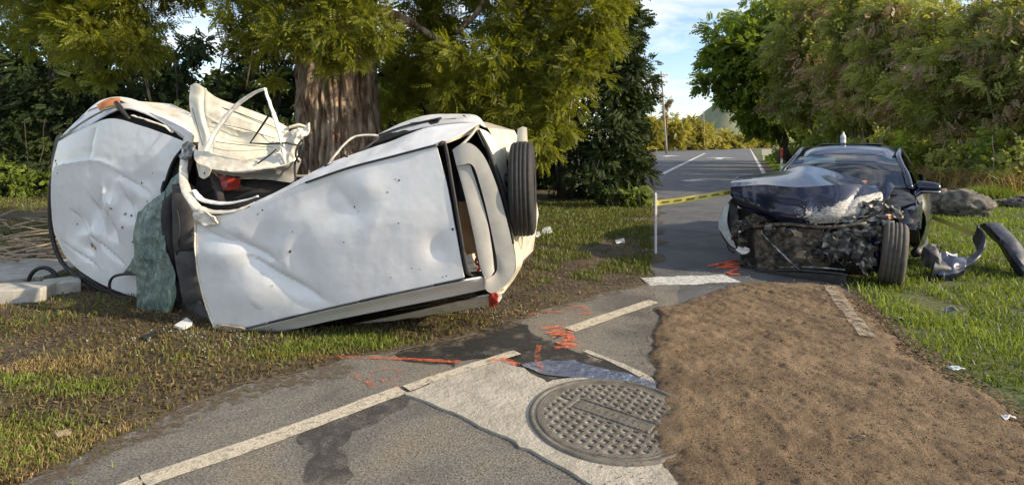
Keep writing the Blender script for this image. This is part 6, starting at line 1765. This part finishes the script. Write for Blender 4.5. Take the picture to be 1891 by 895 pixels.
# ---- torn bumper parts on the grass
def bumper_skin(name, rows, mat, label, crumple=.01, seed=0, nu=40, nv=14):
    R = np.array([resample(np.array([P(*p) for p in r]), nu) for r in rows])
    Q = np.stack([resample(R[:, j], nv) for j in range(nu)], 1)
    Q = dent(Q, crumple=crumple, cf=7, seed=seed)
    Q[..., 2] = np.maximum(Q[..., 2], .004)
    return tag(obj(name, grid_mesh(name, Q, .012), mat), label, 'bumper', 'torn bumper pieces on the grass')
bumper_skin('bumper_piece', [[(1800, 412, 6.75), (1812, 426, 6.5), (1812, 450, 6.25), (1794, 472, 6.1), (1764, 482, 6.0), (1730, 472, 6.0)],
                             [(1806, 420, 6.6), (1819, 436, 6.35), (1816, 462, 6.1), (1796, 486, 5.95), (1762, 498, 5.88), (1724, 494, 5.88)],
                             [(1796, 440, 6.8), (1804, 460, 6.5), (1800, 480, 6.3), (1782, 500, 6.1), (1752, 514, 6.0), (1716, 518, 5.9)]], M.scuffed, 'curved black bumper piece lying on the grass beside the front wheel', .012, 3)
bumper_skin('bumper_piece', [[(1808, 416, 6.8), (1830, 438, 6.65), (1850, 462, 6.4), (1868, 492, 6.15), (1882, 512, 6.0)],
                             [(1818, 412, 6.62), (1838, 432, 6.4), (1858, 458, 6.2), (1876, 488, 6.0), (1890, 508, 5.9)],
                             [(1832, 411, 6.62), (1850, 428, 6.4), (1868, 452, 6.2), (1884, 478, 6.0), (1900, 502, 5.9)],
                             [(1844, 412, 6.66), (1862, 428, 6.45), (1880, 448, 6.25), (1896, 474, 6.1), (1912, 496, 5.95)],
                             [(1858, 424, 6.9), (1874, 440, 6.7), (1890, 460, 6.5), (1904, 480, 6.3), (1920, 500, 6.1)]], M.scuffed, 'long ribbed black bumper cover lying at the right edge on the grass', .010, 5, 36, 20)
bumper_skin('bumper_piece', [[(1736, 462, 6.1), (1760, 474, 6.0), (1786, 474, 6.05)], [(1730, 482, 5.95), (1756, 492, 5.9), (1784, 486, 5.95)], [(1724, 500, 5.9), (1744, 512, 5.85), (1778, 500, 5.9)], [(1730, 516, 5.95), (1750, 522, 5.9), (1776, 512, 6.0)]], M.black, 'broken wide end of the bumper with a ragged edge near the front wheel', .02, 9, 14, 12)
bumper_skin('bumper_bracket', [[(1704, 458, 6.1), (1718, 452, 6.1), (1730, 454, 6.1), (1736, 466, 6.0)], [(1702, 474, 6.05), (1716, 470, 6.0), (1730, 474, 5.95), (1738, 482, 5.95)], [(1706, 492, 6.0), (1720, 496, 5.95), (1732, 504, 5.9), (1744, 518, 5.85)]], M.plastic, 'crumpled dark bracket lying against the front wheel', .03, 7, 24, 14)
bumper_skin('lamp_trim', [[(1746, 464, 6.1), (1758, 470, 6.05), (1768, 468, 6.05)], [(1748, 472, 6.0), (1758, 478, 6.0), (1768, 474, 6.0)]], M.white_plastic, 'broken white trim sliver on the curved bumper piece', .01, 8, 10, 5)

# ---- boulders
def boulder(px, py, w, h, d, label, seed):
    b_ = P(px, 0, d); b_[2] = 0
    n1, n2 = 64, 40
    u = np.linspace(0, 2 * np.pi, n1, endpoint=False); v = np.linspace(0.03, np.pi - .03, n2)
    A_, B_ = np.meshgrid(u, v)
    D = np.stack([np.sin(B_) * np.cos(A_), np.sin(B_) * np.sin(A_), np.cos(B_)], -1)
    p_ = D.reshape(-1, 3) + seed * 5.1
    k_ = 1 + .22 * fbm(p_, 1.3, 2, seed) + .15 * (1 - 2 * np.abs(vnoise(p_, 2.6, seed + 3))) + .06 * (1 - 2 * np.abs(vnoise(p_, 6, seed + 5))) + .025 * vnoise(p_, 15, seed + 8)
    Q = D * k_.reshape(D.shape[:2])[..., None] * np.array([w, w * .7, h]) + b_ + np.array([0, 0, h * .62])
    tag(obj('boulder', grid_mesh('boulder', Q, closed_u=True), M.rock), label, 'boulder', 'boulders on the right verge')
boulder(1784, 0, .44, .30, 11.2, 'largest brown boulder on the grass behind the torn bumper', 1)
boulder(1738, 0, .34, .30, 11.6, 'grey boulder just right of the wing mirror', 2)
boulder(1858, 0, .26, .10, 13.0, 'low dark stone beside the bright tussock', 3)
boulder(1892, 0, .30, .17, 12.6, 'dark stone cut by the right edge', 4)

# ---- caution tape on a white stake, and the loose yellow tape on the right
def ribbon(name, pts, w, mat, parent, n=50, twist=0.0, sag=0.0):
    C = resample(np.array(pts), n)
    s_ = np.linspace(0, 1, n)
    C[:, 2] -= sag * 4 * s_ * (1 - s_)
    t = np.gradient(C, axis=0); t /= np.linalg.norm(t, axis=1, keepdims=True)
    ang = twist * np.sin(s_ * 7)
    up = np.array([0, 0, 1.]); sd = np.cross(t, up); sd /= np.maximum(np.linalg.norm(sd, axis=1, keepdims=True), 1e-6)
    wv = up * np.cos(ang)[:, None] + sd * np.sin(ang)[:, None]
    Q = np.stack([C + wv * w / 2, C - wv * w / 2], 0)
    return obj(name, grid_mesh(name, Q), mat, parent), C, wv, t
tp0 = P(1211, 375, 7.4); tp1 = P(1362, 352, 7.4)
tape = thing('caution_tape', (tp0[0], tp0[1], 0), 'yellow caution tape stretched across the road to the black car', 'tape')
band, C, wv, t_ = ribbon('tape_band', [tp0, tp1], .075, M.tape, tape, 60, .25, .012)
for i in range(4, 56, 9):
    for j in range(6):
        a = i + j * .95
        if a > 57:
            break
        c = np.array([np.interp(a, np.arange(60), C[:, q]) for q in range(3)])
        tt = t_[int(a)]; w_ = wv[int(a)]; nrm = np.cross(tt, w_); nrm *= -np.sign(nrm[1])
        nrm = nrm / np.linalg.norm(nrm)
        hgt = .014
        Vb = [c + tt * .004 - w_ * hgt, c + tt * .016 - w_ * hgt, c + tt * .016 + w_ * hgt, c + tt * .004 + w_ * hgt]
        sgn_ = -1 if nrm[1] > 0 else 1
        obj('print_letter', mesh_np('print_letter', np.array(Vb) + nrm * .003, [[0, 1, 2, 3]], False), M.tape_print, band)
stk = thing('marker_stake', (tp0[0], tp0[1], 0), 'slim white stake at the road edge holding the yellow tape', 'stake')
V, F = box_geo((tp0[0] - .015, tp0[1] - .014, -.02), (tp0[0] + .015, tp0[1] + .014, .80))
bevel_obj(obj('stake_shaft', mesh_np('stake_shaft', V, F, False), M.white_plastic, stk), .004, 1)
V, F = hexa_geo([(tp0[0] - .015, tp0[1] - .014, .80), (tp0[0] - .015, tp0[1] + .014, .80), (tp0[0] + .015, tp0[1] + .014, .80), (tp0[0] + .015, tp0[1] - .014, .80), (tp0[0] - .004, tp0[1] - .004, .83), (tp0[0] - .004, tp0[1] + .004, .83), (tp0[0] + .004, tp0[1] + .004, .83), (tp0[0] + .004, tp0[1] - .004, .83)])
obj('stake_tip', mesh_np('stake_tip', V, F, False), M.white_plastic, stk)
lt = thing('loose_tape', G(1750, 420), 'yellow tape lying from the black car towards the torn bumper', 'tape')
ribbon('tape_band', [P(1702, 394, 8.6), P(1740, 408, 8.2), P(1772, 421, 7.9), P(1806, 436, 7.5)], .075, M.tape, lt, 30, .25)

# ---- small litter on dirt and grass
def crumple_scrap(name, px, py, w, h, mat, label, seed, z=.03, tall=.06):
    c = G(px, py, z)
    Q = coons([c + np.array([-w, -h * .2, tall * .3]), c + np.array([0, 0, tall]), c + np.array([w, h * .1, tall * .5])], [c + np.array([w, h * .1, tall * .5]), c + np.array([w * .8, h, 0])], [c + np.array([-w * .8, h * .9, 0]), c + np.array([w * .8, h, 0])], [c + np.array([-w, -h * .2, tall * .3]), c + np.array([-w * .8, h * .9, 0])], 12, 12)
    Q = dent(Q, crumple=.014, cf=20, seed=seed)
    return tag(obj(name, grid_mesh(name, Q, .006), mat), label, 'debris', 'litter near the black car')
crumple_scrap('rag', 1756, 578, .055, .05, M.rag, 'blue-grey crumpled rag on the grass at right', 1, .06, .07)
crumple_scrap('glass_chunk', 1771, 684, .045, .06, M.cyan_glass, 'pale green chunk of glass at the edge of the grass', 2, .045, .012)
crumple_scrap('paper_scrap', 1866, 774, .035, .03, M.white_plastic, 'small white scrap at the dirt edge, far right', 3, .045, .015)
crumple_scrap('plastic_scrap', 1662, 592, .04, .03, M.plastic, 'small dark plastic scrap by the kerb edging', 4, .03, .02)
crumple_scrap('plastic_scrap', 1590, 812, .05, .03, M.plastic, 'dark half-buried scrap in the foreground dirt', 5, .035, .02)

# ---- far road furniture
def post(px, d, h, w, mats_, label, cat='marker post', name='marker_post'):
    b_ = P(px, 0, d); b_[2] = 0
    root = thing(name, b_, label, cat)
    z = 0
    for nm, hh, mt in mats_:
        V, F = box_geo((b_[0] - w, b_[1] - w * .5, z), (b_[0] + w, b_[1] + w * .5, z + hh))
        bevel_obj(obj(nm, mesh_np(nm, V, F, False), mt, root), w * .2, 1); z += hh
post(1443.5, 32, 1, .06, [('post_shaft', .62, M.white_plastic), ('post_top', .62, M.red_paint)], 'white marker post with red top on the far verge')
def low_sign():
    b_ = P(1420, 0, 48); b_[2] = 0
    root = thing('low_sign', b_, 'low white barrier block on the far verge under the trees', 'barrier')
    V, F = box_geo((b_[0] - .6, b_[1], .45), (b_[0] + .6, b_[1] + .1, 1.0)); obj('board', mesh_np('board', V, F, False), M.white_plastic, root)
    for s_ in (-.45, .45):
        V, F = box_geo((b_[0] + s_ - .06, b_[1] + .02, 0), (b_[0] + s_ + .06, b_[1] + .08, .45)); obj('leg', mesh_np('leg', V, F, False), M.white_plastic, root)
low_sign()
def pole(px0, px1, d, top_y, r, label, arms=0):
    b_ = P(px0, 0, d); b_[2] = 0
    tp = P(px1, top_y, d)
    root = thing('utility_pole', b_, label, 'utility pole', 'utility poles across the road')
    limb('pole_shaft', [b_, (b_ + tp) / 2, tp], r, r * .7, M.pole, root, 6, 8, 0)
    for k_ in range(arms):
        c = tp + np.array([0, 0, -.5 - 1.0 * k_]); tube('crossarm', [c + np.array([-1.0, 0, .05]), c + np.array([1.0, 0, -.05])], .09, M.pole, root, 6)
        for s_ in (-.85, -.4, .4, .85):
            tube('insulator', [c + np.array([s_, 0, .05]), c + np.array([s_, 0, .35])], .06, M.white_plastic, root, 6)
pole(1231, 1221, 78, 132, .16, 'tall leaning utility pole with crossarms left of the round tree', 2)
pole(1301, 1299, 120, 206, .15, 'slim shorter utility pole in front of the far trees')
b_ = P(1232, 0, 80); b_[2] = 0
vine = thing('dead_vine', b_, 'brown vine tangle hanging on the leaning pole', 'vine')
crown('dry_leaves', [pb(1234, 188, 80, 8, 11), pb(1230, 212, 80, 6, 16), pb(1219, 180, 80, 3, 12)], 40, .5, M.leaf_dry, SPRIG, vine, .6, .3, 55)
limb('stem', [b_, P(1231, 220, 80), P(1234, 185, 80)], .12, .05, M.bark_dark, vine)
